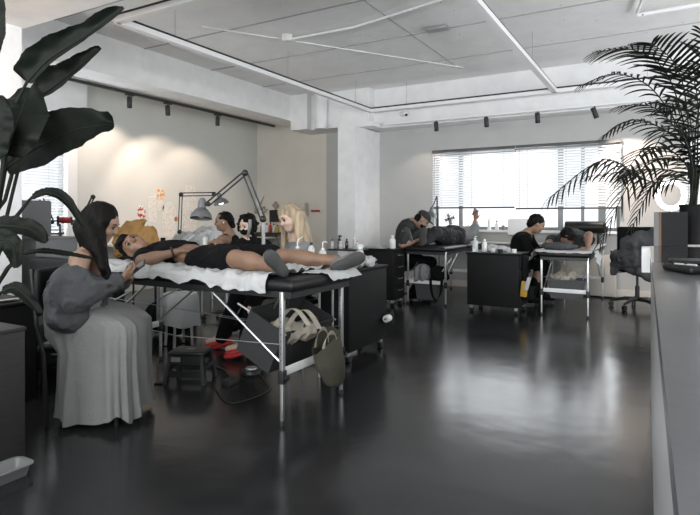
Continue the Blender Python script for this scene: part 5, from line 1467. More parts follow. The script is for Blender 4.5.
def frond(pts, ll, n_, droop, seed, spread=1.0, t0=0.28):
    rnd = random.Random(seed); P = [V(p) for p in pts]; out = []
    for i in range(len(P) - 1):
        p0 = P[max(0, i - 1)]; p1 = P[i]; p2 = P[i + 1]; p3 = P[min(len(P) - 1, i + 2)]
        for k in range(10):
            u = k / 10; out.append(0.5 * ((2 * p1) + (p2 - p0) * u + (2 * p0 - 5 * p1 + 4 * p2 - p3) * u * u + (3 * p1 - p0 - 3 * p2 + p3) * u ** 3))
    out.append(P[-1]); N = len(out)
    b = MB(); b.tube(out, [0.006 * (1 - 0.8 * i / N) + 0.001 for i in range(N)], 6)
    fr = b.build('frond', 'stem', t)
    b = MB()
    for k in range(n_):
        u = t0 + (1 - t0) * k / (n_ - 1); f = u * (N - 1); i = min(int(f), N - 2); p = out[i].lerp(out[i + 1], f - i)
        d = (out[i + 1] - out[i]).normalized(); side = d.cross(V((0, 0, 1))); side = side.normalized() if side.length > .1 else RT.copy(); upn = side.cross(d).normalized()
        L = ll * (0.45 + 0.75 * math.sin(PI * min(1, (u - t0) / (1 - t0) * 0.85 + 0.12))) * rnd.uniform(.85, 1.1)
        for s_ in (-1, 1):
            dr = (d * (0.75 + 0.4 * u) + side * s_ * spread + upn * 0.25 + V((rnd.uniform(-.1, .1),) * 3)).normalized()
            pp = p.copy(); rows = []; wn = dr.cross(upn).normalized(); K = 6
            for q in range(K + 1):
                v = q / K; w_ = 0.0086 * (math.sin(PI * (0.12 + 0.86 * v)) ** 0.7)
                rows.append([pp - wn * w_ + upn * 0.002, pp, pp + wn * w_ + upn * 0.002])
                dr = (dr + V((0, 0, -droop / K))).normalized(); pp = pp + dr * L / K
            b.grid(rows, thick=0.0006)
    b.build('leaflets', 'palm', fr, angle=80)


top = pc + V((0, 0, 0.25))
FR = [([(690, 150, 3.85), (668, 76, 3.85), (634, 50, 3.8), (598, 52, 3.8)], .22, 28, 0.7, .34),
      ([(688, 150, 3.9), (655, 92, 3.9), (618, 74, 3.85), (584, 84, 3.85)], .18, 28, 0.8, .28),
      ([(690, 150, 3.7), (684, 90, 3.6), (672, 60, 3.5), (652, 44, 3.4)], .24, 24, 0.35, .40),
      ([(695, 140, 3.9), (702, 90, 3.9), (706, 60, 3.9), (700, 30, 3.9)], .22, 24, 0.4, .25),
      ([(694, 160, 3.8), (664, 130, 3.8), (632, 120, 3.8), (606, 134, 3.8)], .18, 26, 0.9, .25),
      ([(694, 175, 4.1), (652, 182, 4.2), (604, 160, 4.3), (552, 196, 4.3)], .26, 34, 1.5, .36),
      ([(694, 170, 3.9), (664, 158, 3.9), (632, 180, 3.8), (602, 240, 3.8)], .22, 30, 0.8, .28),
      ([(692, 175, 3.9), (670, 150, 3.8), (644, 150, 3.7), (622, 178, 3.6)], .20, 28, 0.8, .25),
      ([(694, 180, 4.1), (668, 170, 4.2), (636, 170, 4.3), (590, 176, 4.5)], .20, 28, 1.0, .3),
      ([(692, 185, 4.0), (670, 175, 4.1), (650, 190, 4.1), (632, 228, 4.1)], .18, 26, 0.7, .25),
      ([(696, 170, 3.9), (716, 130, 3.9), (735, 120, 3.9), (760, 140, 3.9)], .20, 22, 0.8, .25),
      ([(692, 165, 3.7), (680, 130, 3.5), (668, 128, 3.3), (652, 152, 3.1)], .16, 22, 0.8, .3),
      ([(694, 165, 4.1), (690, 120, 4.3), (680, 100, 4.5), (664, 110, 4.7)], .22, 24, 0.8, .3),
      ([(697, 165, 3.9), (698, 110, 3.9), (694, 80, 3.8), (684, 66, 3.7)], .20, 24, 0.6, .3),
      ([(692, 160, 3.95), (672, 124, 4.0), (650, 106, 4.0), (622, 106, 4.0)], .18, 24, 0.7, .3)]
for i, (pp, ll, nn, dr, t0) in enumerate(FR):
    frond([top + V((0.02 * math.cos(i * 2), 0.02 * math.sin(i * 2), 0))] + [at(*q) for q in pp], ll, int(nn * .72), dr, i, 1.25, t0)
b = MB()
for i in range(5): b.tube([top + V((0.02 * math.cos(i * 1.3), 0.02 * math.sin(i * 1.3), -0.02)), at(688 + i * 3, 165, 3.86)], 0.009, 8)
b.build('trunk', 'stem', t)
# ------------------------------------------------------------------ people
def nv(a): a = np.array(a, float); return a / np.linalg.norm(a)


def frame(f, u):
    """columns: side (the body's right), forward, up"""
    f = nv(f); u = nv(u); u = nv(u - f * (u @ f)); return np.array([np.cross(f, u), f, u]).T


class Head:
    def __init__(s, c, f, u, k=1.0):
        s.c = np.array(c, float); s.R = frame(f, u); s.k = k

    def p(s, a, b, c): return s.c + s.R @ (np.array([a, b, c], float) * s.k)

    def r(s, *v): return np.array(v, float) * s.k

    def prims(s):
        k = s.k; P = s.p; q = []
        q.append(ell(P(0, -.012, .028), s.r(.073, .093, .088), s.R, .02))
        q.append(ell(P(0, .018, -.035), s.r(.060, .070, .078), s.R, .03))
        q.append(ell(P(0, .048, -.085), s.r(.034, .032, .024), s.R, .03))
        q.append(ell(P(0, .062, .030), s.r(.052, .022, .022), s.R, .03))
        q.append(cap(P(0, .086, .012), P(0, .104, -.020), .0075 * k, .012 * k, .012))
        q.append(ell(P(0, .094, -.024), s.r(.017, .013, .009), s.R, .01))
        for a in (-1, 1):
            q.append(ell(P(a * .040, .062, -.030), s.r(.022, .020, .020), s.R, .02))
            q.append(ell(P(a * .031, .096, .008), s.r(.017, .014, .010), s.R, .012, 'sub'))
            q.append(ell(P(a * .073, -.005, -.005), s.r(.010, .019, .030), s.R, .008))
        q.append(ell(P(0, .076, -.056), s.r(.022, .012, .010), s.R, .012))
        return q

    def features(s, par, lips=True, closed=False):
        k = s.k; m3 = Matrix([list(r) for r in s.R.tolist()])
        for a in (-1, 1):
            b = MB(); b.sphere(s.p(a * .031, .074, .007), .0125 * k, 12, 8); e = b.build('eye', 'eye', par)
            b = MB(); b.lathe(s.p(a * .031, .0855, .003), [(.0082 * k, -.004), (.0076 * k, .0010), (.001, .0016)], 12, axis=tuple(s.R[:, 1])); b.build('iris', 'iris', e)
            b = MB(); b.tube([s.p(a * .014, .090, .026), s.p(a * .032, .088, .031), s.p(a * .050, .076, .025)], [.0025 * k, .0032 * k, .0015 * k], 6); b.build('eyebrow', 'hair', par)
            b = MB(); b.tube([s.p(a * .018, .0845, .011), s.p(a * .031, .0885, .015), s.p(a * .046, .076, .009)], [.0015 * k, .0022 * k, .0014 * k], 6); b.build('eyelid', 'hair', par)
        if lips:
            b = MB(); b.tube([s.p(-.022, .078, -.056), s.p(-.009, .0865, -.0525), s.p(0, .0865, -.054), s.p(.009, .0865, -.0525), s.p(.022, .078, -.056)], [.0015 * k, .0042 * k, .004 * k, .0042 * k, .0015 * k], 8)
            b.build('lips', 'lips', par)


def hand_prims(w, d, pn, thumb, curl=0.35, k=1.0, infl=0.0, spread=0.0):
    """w wrist, d hand direction, pn palm-facing normal, thumb +1/-1 along cross(d, pn)"""
    d = nv(d); pn = nv(np.array(pn, float) - d * (np.array(pn, float) @ d)); s = np.cross(d, pn); w = np.array(w, float)
    R = np.array([s, pn, d]).T; q = [ell(w + d * .045 * k, (.040 * k + infl, .015 * k + infl, .052 * k + infl), R, .015)]
    for i, (o, L) in enumerate(((.028, .070), (.010, .080), (-.009, .074), (-.027, .058))):
        o *= thumb; b = w + d * .082 * k + s * o * k; c = curl * (1 + .12 * i)
        sp = s * o * spread
        d1 = nv(d * math.cos(c) + pn * math.sin(c) + sp); d2 = nv(d * math.cos(c * 2.0) + pn * math.sin(c * 2.0) + sp); d3 = nv(d * math.cos(c * 2.7) + pn * math.sin(c * 2.7) + sp)
        p1 = b + d1 * L * .45 * k; p2 = p1 + d2 * L * .32 * k; p3 = p2 + d3 * L * .25 * k; r = .0088 * k + infl
        q += [cap(b - d * .012 * k, p1, r * 1.05, r, .006), cap(p1, p2, r, r * .92, .004), cap(p2, p3, r * .92, r * .8, .004)]
    b = w + d * .020 * k + s * .028 * thumb * k; p1 = b + (s * thumb * .72 + d * .6 + pn * .25) * .038 * k; p2 = p1 + (s * thumb * .35 + d * .85 + pn * .35) * .032 * k
    q += [cap(b, p1, .0125 * k + infl, .0105 * k + infl, .012), cap(p1, p2, .0105 * k + infl, .0085 * k + infl, .004)]
    return q


def torso_prims(J, inf=0.0, w=1.0, k=.05):
    dp = J.get('depth', 1.0)
    pe, ne = np.array(J['pelvis']), np.array(J['neck']); up = nv(ne - pe); sh = np.array(J['sh'][1]) - np.array(J['sh'][0])
    R = np.array([nv(sh - up * (sh @ up)), np.zeros(3), up]).T; R[:, 1] = np.cross(R[:, 2], R[:, 0])
    L = np.linalg.norm(ne - pe)
    ch = pe + up * L * .66; wa = pe + up * L * .34
    if 'bend' in J: ch = ch + np.array(J['bend']); wa = wa + np.array(J['bend']) * .8
    q = [ell(pe, (.158 * w + inf, .112 * dp + inf, .120 + inf), R, k), ell(wa, (.128 * w + inf, .096 * dp + inf, L * .30 + inf), R, k), ell(ch, (.152 * w + inf, .108 * dp + inf, L * .34 + inf), R, k)]
    top = ne - up * .045
    for s_ in (0, 1): q.append(cap(top - up * .01, np.array(J['sh'][s_]), .055 * dp ** .5 + inf, .052 * dp ** .5 + inf, k))
    return q


def limb(a, b, r1, r2, inf=0.0, k=.025, bulge=0.0):
    q = [cap(a, b, r1 + inf, r2 + inf, k)]
    if bulge:
        a = np.array(a, float); b = np.array(b, float); d = nv(b - a); x = nv(np.cross(d, [0.3, 0.5, 0.8])); R = np.array([x, np.cross(d, x), d]).T; L = np.linalg.norm(b - a)
        q.append(ell(a + (b - a) * .33, (r1 + bulge + inf, r1 + bulge + inf, L * .30), R, k))
    return q


def lerp(a, b, t): return np.array(a, float) * (1 - t) + np.array(b, float) * t


def person(loc, label, J, skin, h=0.008, w=1.0, hands=None, cat='person', feet=True, hs=1.0, feature_lips=True):
    """one continuous skin surface from joints; returns root Empty and Head"""
    t = thing('person', loc, label, cat)
    H = Head(J['head'], J['hf'], J['hu'], J.get('hk', 1.0))
    q = torso_prims(J, 0, w)
    q += [cap(J['neck'], H.p(0, -.02, -.05), .053, .047, .03), cap(lerp(J['neck'], J['pelvis'], .08), J['neck'], .07, .055, .04)]
    for i in (0, 1):
        q += limb(J['sh'][i], J['el'][i], .050 * w, .038, bulge=.002) + limb(J['el'][i], J['wr'][i], .038, .0245, bulge=.003)
        if 'kn' in J:
            q += limb(J['hip'][i], J['kn'][i], .085, .054, k=.04) + limb(J['kn'][i], J['an'][i], .052, .034, bulge=.006)
            if feet: q += [cap(J['an'][i], J['toe'][i], .034, .024, .02)]
    if hands:
        for i, hp in enumerate(hands):
            if hp: q += hand_prims(J['wr'][i], *hp)
    q += H.prims()
    sdf_mesh('body', q, h, skin, t)
    H.features(t, feature_lips)
    return t, H


def shoe(par, ankle, toe_d, sole_n, k=1.0, upper='shoe', sole='sole', h=0.006, name='shoe', label=None):
    """toe_d heel-to-toe direction, sole_n direction the sole faces"""
    a = np.array(ankle, float); f = nv(toe_d); s = nv(np.array(sole_n, float) - f * (np.array(sole_n, float) @ f)); x = np.cross(f, s); R = np.array([x, f, s]).T
    P = lambda i, j, l: a + R @ (np.array([i, j, l], float) * k)
    r = lambda *v: np.array(v, float) * k
    q = [ell(P(0, -.015, .040), r(.040, .062, .045), R, .03), ell(P(0, .075, .055), r(.046, .085, .032), R, .035), ell(P(.0, .13, .058), r(.043, .052, .026), R, .03), cap(P(0, -.02, .0), P(0, -.02, -.03), .042 * k, .040 * k, .02)]
    o = sdf_mesh(name, q, h, upper, par)
    q = [ell(P(0, -.025, .078), r(.040, .060, .020), R, .03), ell(P(0, .075, .080), r(.049, .105, .019), R, .03), ell(P(0.004, .13, .078), r(.046, .062, .018), R, .03)]
    sdf_mesh('sole', q, h, sole, o)
    for j in range(4):
        b = MB(); b.tube([V(P(-.025, .055 + .022 * j, .026)), V(P(0, .058 + .022 * j, .018)), V(P(.025, .055 + .022 * j, .026))], .003 * k, 6); b.build('lace', 'greycloth', o)
    return o


def w3(px, py, t): return list(at(px, py, t))


# --- woman in the long skirt, seated, texting ------------------------------------------------
J = dict(pelvis=w3(80, 318, 3.08), neck=w3(91, 251, 3.10), head=w3(102, 223, 3.12), hf=list(RT * .88 + FW * .10 + V((0, 0, -.42))), hu=[.25, .15, 1], hk=.92,
         sh=[w3(86, 259, 3.27), w3(80, 260, 2.94)], el=[w3(98, 288, 3.36), w3(74, 297, 2.86)], wr=[w3(124, 281, 3.22), w3(119, 280, 3.03)],
         hip=[w3(84, 326, 3.24), w3(82, 328, 3.06)], kn=[w3(127, 333, 3.26), w3(124, 334, 3.12)], an=[w3(114, 396, 3.24), w3(108, 396, 3.14)], toe=[w3(121, 398, 3.20), w3(115, 400, 3.10)])
hd = nv(np.array(w3(136, 272, 3.13)) - np.array(J['wr'][1]))
hd0 = nv(np.array(w3(136, 274, 3.16)) - np.array(J['wr'][0]))
t, H = person((J['pelvis'][0], J['pelvis'][1], 0), 'seated person in grey off-shoulder jacket and long pale skirt looking at a phone', J, 'skin', .0065, .88,
              [(hd0, (-RT * .2 - FW * .8 + V((0, 0, .4))), -1, .45), (hd, (FW * .7 + V((0, 0, .55))), 1, .50)])
# tube top
q = torso_prims(J, .009, .90)
sdf_mesh('top', q + [half(lerp(J['neck'], J['pelvis'], .32), nv(np.array(J['neck']) - np.array(J['pelvis']) + np.array([.15, .1, 0]))), half(np.array(J['pelvis']) + [0, 0, .06], [0, 0, -1])], .008, 'greycloth', t, noise=.004)
# jacket: sleeves and back sliding off the shoulders
q = []
for i in (0, 1):
    a = lerp(J['sh'][i], J['el'][i], .56)
    q += [cap(a, J['el'][i], .072, .070, .04), cap(J['el'][i], lerp(J['el'][i], J['wr'][i], .86), .066, .048, .04)]
bk = -np.array(RT)
q += [cap(lerp(J['sh'][0], J['el'][0], .45) + bk * .05, lerp(J['sh'][1], J['el'][1], .45) + bk * .05, .05, .05, .04), ell(lerp(J['pelvis'], J['neck'], .34) + bk * .05, (.13, .19, .17), np.array([list(RT), list(FW), [0, 0, 1]]).T, .05), cap(np.array(w3(62, 300, 2.95)), np.array(w3(66, 282, 2.9)), .055, .06, .04), ell(np.array(w3(76, 312, 3.06)), (.15, .195, .11), np.array([list(RT), list(FW), [0, 0, 1]]).T, .05)]
jk = sdf_mesh('jacket', q, .0075, 'denim', t, noise=.017, nfreq=13)
for i in (0, 1):
    d = nv(np.array(J['wr'][i]) - np.array(J['el'][i])); c = lerp(J['el'][i], J['wr'][i], .80)
    b = MB(); b.lathe(c, [(.050, 0), (.053, .01), (.050, .045), (.044, .046), (.044, .0)], 24, axis=d); b.build('cuff', 'denim', jk)
# long straight hair
h_ = []
h_ += [ell(H.p(0, -.022, .036), H.r(.085, .100, .092), H.R, .03), ell(H.p(0, -.055, -.03), H.r(.082, .070, .11), H.R, .03)]
for a in (-1, 1):
    h_ += [cap(H.p(a * .070, .020, .03), H.p(a * .075, .018, -.09), .024, .022, .03)]
h_ += [cap(H.p(.06, -.02, -.05), w3(108, 277, 2.97), .048, .022, .04), cap(H.p(.07, .02, -.06), w3(103, 268, 2.93), .032, .022, .04), cap(H.p(0, -.07, -.06), w3(95, 266, 3.05), .070, .035, .05), cap(H.p(-.06, -.02, -.05), w3(104, 272, 3.22), .04, .02, .04)]
h_ += [ell(H.p(.0, .10, -.03), H.r(.050, .050, .075), H.R, .01, 'sub')]
sdf_mesh('hair', h_, .0065, 'hair', t, noise=.006, nfreq=40, nstretch=(1, 1, .12))
# skirt
ctr = np.array(RT * -1.395 + FW * 3.15); ctr[2] = 0
Rr = np.array(RT); Ff = np.array(FW); rings = []
prof = [(.68, .40, .60, -.15), (.655, .58, .72, -.13), (.62, .80, .86, -.06), (.585, .95, .95, -.02), (.555, 1.0, .98, 0), (.49, 1.02, 1.0, 0), (.40, 1.0, 1.01, 0), (.30, 1.0, 1.02, 0), (.20, 1.01, 1.04, 0), (.10, 1.03, 1.06, 0), (.045, 1.04, 1.07, 0)]
NS = 130
for z, kx, ky, off in prof:
    ring = []
    for j in range(NS):
        a = 2 * PI * j / NS; ca, sa = math.cos(a), math.sin(a)
        e = .50
        x = .212 * kx * math.copysign(abs(ca) ** e, ca); y = .205 * ky * math.copysign(abs(sa) ** e, sa)
        if ca < 0 and z > .40: x -= .09 * (-ca) ** 1.6 * math.sin(PI * min(1, (z - .40) / .32)) ** .8
        fold = (max(0, .60 - z) / .60) ** .7 * .017 * (math.sin(a * 13 + 1.5 * math.sin(a * 3) + 1.2 * math.sin(z * 4 + a * 2)) + .6 * math.sin(a * 23 + z * 4))
        fold += .008 * float(vnoise(np.array([x * 14, y * 14, z * 8])))
        nrm = nv([ca, sa, 0]); p = ctr + Rr * (x + off + fold * nrm[0]) + Ff * (y + fold * nrm[1])
        zz = z + (.020 * math.sin(a * 5 + 1) if z < .06 else 0) + (.006 * float(vnoise(np.array([x * 20, y * 20, 3]))))
        if z > .5: zz -= .035 * max(0, (x / .28)) ** 2 * .6
        ring.append(V((p[0], p[1], zz)))
    rings.append(ring)
b = MB(); b.loft(rings); b.f.append(tuple(reversed(range(NS)))); b.mi.append(0); b.build('skirt', 'skirt', t, angle=80)
P_ = at(134.5, 270, 3.12)
ph = thing('mobile_phone', P_, 'dark mobile phone held by the person in the long skirt', 'phone')
Rp = Matrix.Rotation(YAW, 3, 'Z') @ Matrix.Rotation(math.radians(-38), 3, 'Y') @ Matrix.Rotation(math.radians(30), 3, 'X')
b = MB(); b.box(P_ + V((-.075, -.036, -.005)), P_ + V((.075, .036, .004)), Rp, bev=.004); b.build('phone_body', 'black', ph)
b = MB(); b.box(P_ + V((-.070, -.032, .0042)), P_ + V((.070, .032, .0052)), Rp, c=P_); b.build('screen', 'screen', ph)

# --- reclining man -------------------------------------------------------------------------------
J = dict(depth=.76, pelvis=[-2.64, 2.73, .862], neck=[-3.22, 2.77, .875], head=[-3.385, 2.72, .925], hf=[.42, -.66, .52], hu=[-.9, -.25, .25], bend=[0, 0, .015],
         sh=[[-3.10, 2.95, .87], [-3.12, 2.58, .865]], el=[[-2.95, 3.02, .86], [-2.97, 2.44, .855]], wr=[[-2.75, 2.88, .965], w3(176, 252, 3.66)],
         hip=[[-2.60, 2.83, .868], [-2.60, 2.63, .868]], kn=[[-2.20, 2.94, .875], [-2.24, 2.53, .890]], an=[[-1.83, 3.0, .865], [-1.925, 2.50, .865]], toe=[[-1.79, 3.02, .86], [-1.925, 2.47, .885]])
hd = nv(np.array(w3(197, 245, 3.74)) - np.array(J['wr'][1]))
t, H = person((-2.66, 2.73, .81), 'person in black shirt and shorts reclining on the nearest table, hand on belly', J, 'skin_tan', .0065, 1.05,
              [([.8, -.5, .05], [0, 0, -1], -1, .25), (hd, [0.1, .1, -1], -1, .22)])
ax = nv(np.array(J['pelvis']) - np.array(J['neck']))
q = [p for p in torso_prims(J, .012, 1.05)]
for i in (0, 1): q += [cap(J['sh'][i], lerp(J['sh'][i], J['el'][i], .62), .064, .062, .03)]
sdf_mesh('shirt', q + [half(lerp(J['neck'], J['pelvis'], .62), ax), half(lerp(J['neck'], J['pelvis'], -.02), -ax)], .0075, 'tee', t, noise=.007, nfreq=14)
q = [ell(J['pelvis'], (.155, .18, .088), np.eye(3), .05)]
for i in (0, 1): q += [cap(J['hip'][i], lerp(J['hip'][i], J['kn'][i], .80), .090, .082, .04)]
q += [half(lerp(J['neck'], J['pelvis'], .80), -ax)]
sdf_mesh('shorts', q, .0075, 'tee', t, noise=.008, nfreq=13)
h_ = [ell(H.p(0, -.03, .045), H.r(.084, .092, .085), H.R, .03), ell(H.p(0, -.055, .0), H.r(.080, .062, .10), H.R, .03), ell(H.p(.02, .05, .085), H.r(.06, .045, .030), H.R, .03), ell(H.p(0, .105, -.015), H.r(.062, .06, .074), H.R, .01, 'sub')]
sdf_mesh('hair', h_, .0065, 'hair', t, noise=.012, nfreq=45)
c = lerp(J['el'][1], J['wr'][1], .90); d = nv(np.array(J['wr'][1]) - np.array(J['el'][1]))
b = MB(); ring = []; x = nv(np.cross(d, [0, 0, 1])); y = np.cross(d, x)
for k in range(16):
    a = 2 * PI * k / 16; b.sphere(c + (x * math.cos(a) + y * math.sin(a)) * .033, .0075, 8, 6)
o = b.build('bracelet', 'glass_dark', t, label='dark bead bracelet'); o['kind'] = 'stuff'
shoe(t, [-1.915, 2.485, .865], [-.12, -.70, .62], [.80, -.30, -.12], .78)
shoe(t, [-1.80, 3.005, .865], [.60, .28, .30], [.30, -.75, -.45], .86)

# --- blonde artist --------------------------------------------------------------------------------
f_ = list(-RT * .66 - FW * .52 + V((0, 0, -.34)))
J = dict(hk=.92, pelvis=w3(300, 281, 4.55), neck=w3(297, 241, 4.55), head=w3(290, 218, 4.48), hf=f_, hu=[-.2, -.1, 1],
         sh=[w3(303, 249, 4.40), w3(290, 247, 4.72)], el=[w3(270, 266, 4.28), w3(276, 266, 4.72)], wr=[w3(256, 246, 4.22), w3(262, 262, 4.45)],
         hip=[w3(298, 284, 4.45), w3(296, 283, 4.65)], kn=[w3(256, 291, 4.36), w3(240, 291, 4.72)], an=[w3(245, 345, 4.40), w3(222, 338, 4.78)], toe=[w3(228, 349, 4.38), w3(208, 342, 4.76)])
t, H = person((J['pelvis'][0], J['pelvis'][1], 0), 'person with long blonde hair, grey top and red shoes bent over the nearest table', J, 'skin_pale', .0075, .88,
              [([-.15, -.05, 1], list(-RT), 1, .5), (list(-RT * .8 - FW * .3 + V((0, 0, -.2))), [0, 0, -1], -1, .4)])
q = torso_prims(J, .012, .88)
for i in (0, 1): q += [cap(J['sh'][i], J['el'][i], .060, .052, .03), cap(J['el'][i], lerp(J['el'][i], J['wr'][i], .35 if i == 0 else .8), .052, .044, .03)]
sdf_mesh('top', q + [half(lerp(J['neck'], J['pelvis'], -.02), [0, 0, 1])], .009, 'greycloth', t, noise=.006)
q = [ell(J['pelvis'], (.17, .17, .14), None, .05)]
for i in (0, 1): q += [cap(J['hip'][i], J['kn'][i], .095, .068, .04), cap(J['kn'][i], J['an'][i], .066, .058, .03)]
sdf_mesh('trousers', q, .009, 'tee', t, noise=.008)
for i in (0, 1): shoe(t, np.array(J['an'][i]) + [0, 0, .02], np.array(J['toe'][i]) - np.array(J['an'][i]), [0, 0, -1], .95, 'red', 'red', label='red shoe')
sdf_mesh('glove', hand_prims(J['wr'][0], [-.15, -.05, 1], list(-RT), 1, .5, 1.0, .0035) + [cap(J['wr'][0], lerp(J['wr'][0], J['el'][0], .28), .034, .038, .02)], .0065, 'tee', t)
sdf_mesh('glove', hand_prims(J['wr'][1], list(-RT * .8 - FW * .3 + V((0, 0, -.2))), [0, 0, -1], -1, .4, 1.0, .0035) + [cap(J['wr'][1], lerp(J['wr'][1], J['el'][1], .28), .034, .038, .02)], .0075, 'tee', t)
h_ = [ell(H.p(0, -.020, .038), H.r(.086, .102, .090), H.R, .03), ell(H.p(0, -.055, -.03), H.r(.084, .065, .12), H.R, .03)]
for (p0, p1, r0, r1) in ((H.p(-.075, -.035, .0), w3(301, 262, 4.36), .030, .022), (H.p(-.06, -.06, -.02), w3(314, 260, 4.42), .055, .022),
                       (H.p(0, -.08, -.04), w3(309, 256, 4.55), .065, .04), (H.p(.07, .03, -.02), w3(284, 254, 4.55), .030, .018), (H.p(.03, .045, .085), H.p(.078, .055, -.03), .022, .02)):
    h_ += [cap(p0, p1, r0, r1, .03)]
h_ += [ell(H.p(-.014, .110, -.03), H.r(.062, .066, .086), H.R, .01, 'sub')]
sdf_mesh('hair', h_, .0075, 'hair_blonde', t, noise=.005, nfreq=45, nstretch=(1, 1, .10))
tm = thing('tattoo_machine', w3(252, 228, 4.2), 'small silver tattoo machine in the black glove of the blonde person', 'tattoo machine')
b = MB(); c = at(250, 226, 4.15); b.tube([c + V((0, 0, .05)), c, c + V((-.01, -.01, -.07)), c + V((-.012, -.012, -.10))], [.014, .014, .010, .003], 10); b.build('grip', 'silver', tm)

# --- masked woman ---------------------------------------------------------------------------------
f_ = list(-RT * .45 - FW * .75 + V((0, 0, -.30)))
J = dict(hk=.86, pelvis=w3(254, 276, 5.55), neck=w3(250, 238, 5.5), head=w3(247, 225, 5.42), hf=f_, hu=[0, -.1, 1],
         sh=[w3(265, 246, 5.45), w3(236, 246, 5.60)], el=[w3(268, 267, 5.3), w3(231, 266, 5.4)], wr=[w3(262, 262, 5.05), w3(240, 264, 5.1)],
         hip=[w3(260, 280, 5.5), w3(248, 280, 5.6)], kn=[w3(254, 282, 5.05), w3(238, 282, 5.15)], an=[w3(254, 326, 5.1), w3(238, 324, 5.2)], toe=[w3(250, 330, 4.95), w3(234, 328, 5.05)])
t, H = person((J['pelvis'][0], J['pelvis'][1], 0), 'person with wavy black hair and black face mask behind the lamp arm', J, 'skin_pale', .0085, .90,
              [(list(-FW), [0, 0, -1], 1, .4), (list(-FW), [0, 0, -1], -1, .4)], feature_lips=False)
q = torso_prims(J, .013, .92)
for i in (0, 1): q += [cap(J['sh'][i], lerp(J['sh'][i], J['el'][i], .75), .062, .060, .03)]
sdf_mesh('shirt', q + [half(lerp(J['neck'], J['pelvis'], .0), [0, 0, 1])], .009, 'tee', t, noise=.006)
q = [ell(J['pelvis'], (.17, .17, .13), None, .05)]
for i in (0, 1): q += [cap(J['hip'][i], J['kn'][i], .092, .066, .04), cap(J['kn'][i], J['an'][i], .064, .055, .03), cap(J['an'][i], J['toe'][i], .045, .035, .03)]
sdf_mesh('trousers', q, .010, 'tee', t, noise=.008)
sdf_mesh('face_mask', [ell(H.p(0, .052, -.055), H.r(.063, .055, .046), H.R, .02), cap(H.p(0, .09, -.03), H.p(0, .10, -.045), .018, .018, .02)], .006, 'tee', t)
for a in (-1, 1):
    b = MB(); b.tube([H.p(a * .058, .05, -.045), H.p(a * .078, -.005, -.02)], .0015, 6); b.build('ear_loop', 'tee', t)
h_ = [ell(H.p(0, -.025, .040), H.r(.092, .104, .092), H.R, .03), ell(H.p(.01, -.06, -.02), H.r(.105, .075, .11), H.R, .03), ell(H.p(-.075, .02, -.01), H.r(.025, .045, .07), H.R, .03), ell(H.p(.075, .02, -.01), H.r(.025, .045, .07), H.R, .03),
      ell(H.p(.0, .108, -.022), H.r(.056, .055, .070), H.R, .01, 'sub')]
sdf_mesh('hair', h_, .0075, 'hair', t, noise=.018, nfreq=26)

# --- sleeveless woman -----------------------------------------------------------------------------
f_ = list(-RT * .93 - FW * .25 + V((0, 0, -.12)))
J = dict(hk=.86, pelvis=w3(228, 270, 6.1), neck=w3(229, 234, 6.05), head=w3(223, 221.5, 6.0), hf=f_, hu=[.05, -.05, 1],
         sh=[w3(222, 240, 5.86), w3(234, 240, 6.25)], el=[w3(206, 256, 5.75), w3(214, 266, 6.3)], wr=[w3(190, 256, 5.8), w3(196, 258, 6.15)],
         hip=[w3(226, 276, 6.0), w3(228, 276, 6.2)], kn=[w3(188, 279, 5.95), w3(190, 278, 6.2)], an=[w3(190, 318, 5.95), w3(192, 316, 6.2)], toe=[w3(178, 322, 5.95), w3(180, 319, 6.2)])
t, H = person((J['pelvis'][0], J['pelvis'][1], 0), 'person in black sleeveless top with tied hair, seen from the side', J, 'skin_tan', .0085, .92,
              [(list(-RT), [0, 0, -1], 1, .4), (list(-RT), [0, 0, -1], -1, .4)])
q = torso_prims(J, .011, .90)[:3] + [cap(lerp(J['neck'], J['sh'][0], .55) + [0, 0, .01], lerp(J['neck'], J['pelvis'], .3), .030, .05), cap(lerp(J['neck'], J['sh'][1], .55) + [0, 0, .01], lerp(J['neck'], J['pelvis'], .3), .030, .05)]
q += [cap(J['neck'] - np.array([0, 0, .075]) + np.array(RT) * .04, np.array(J['neck']) - [0, 0, .2] + np.array(RT) * .05, .07, .09, .03)]
sdf_mesh('tank_top', q, .009, 'tee', t, noise=.005)
q = [ell(J['pelvis'], (.17, .17, .13), None, .05)]
for i in (0, 1): q += [cap(J['hip'][i], J['kn'][i], .092, .066, .04), cap(J['kn'][i], J['an'][i], .064, .055, .03), cap(J['an'][i], J['toe'][i], .045, .035, .03)]
sdf_mesh('trousers', q, .010, 'char', t, noise=.008)
h_ = [ell(H.p(0, -.028, .042), H.r(.082, .094, .084), H.R, .03), ell(H.p(0, -.085, .005), H.r(.055, .05, .055), H.R, .03), ell(H.p(0, -.115, -.04), H.r(.035, .035, .065), H.R, .03), ell(H.p(0, .10, -.03), H.r(.07, .065, .085), H.R, .01, 'sub')]
sdf_mesh('hair', h_, .0075, 'hair', t, noise=.010, nfreq=40)
b = MB(); b.sphere(H.p(-.084, -.002, -.008), .009, 10, 8); b.build('earbud', 'plastic_white', t, label='white earbud')

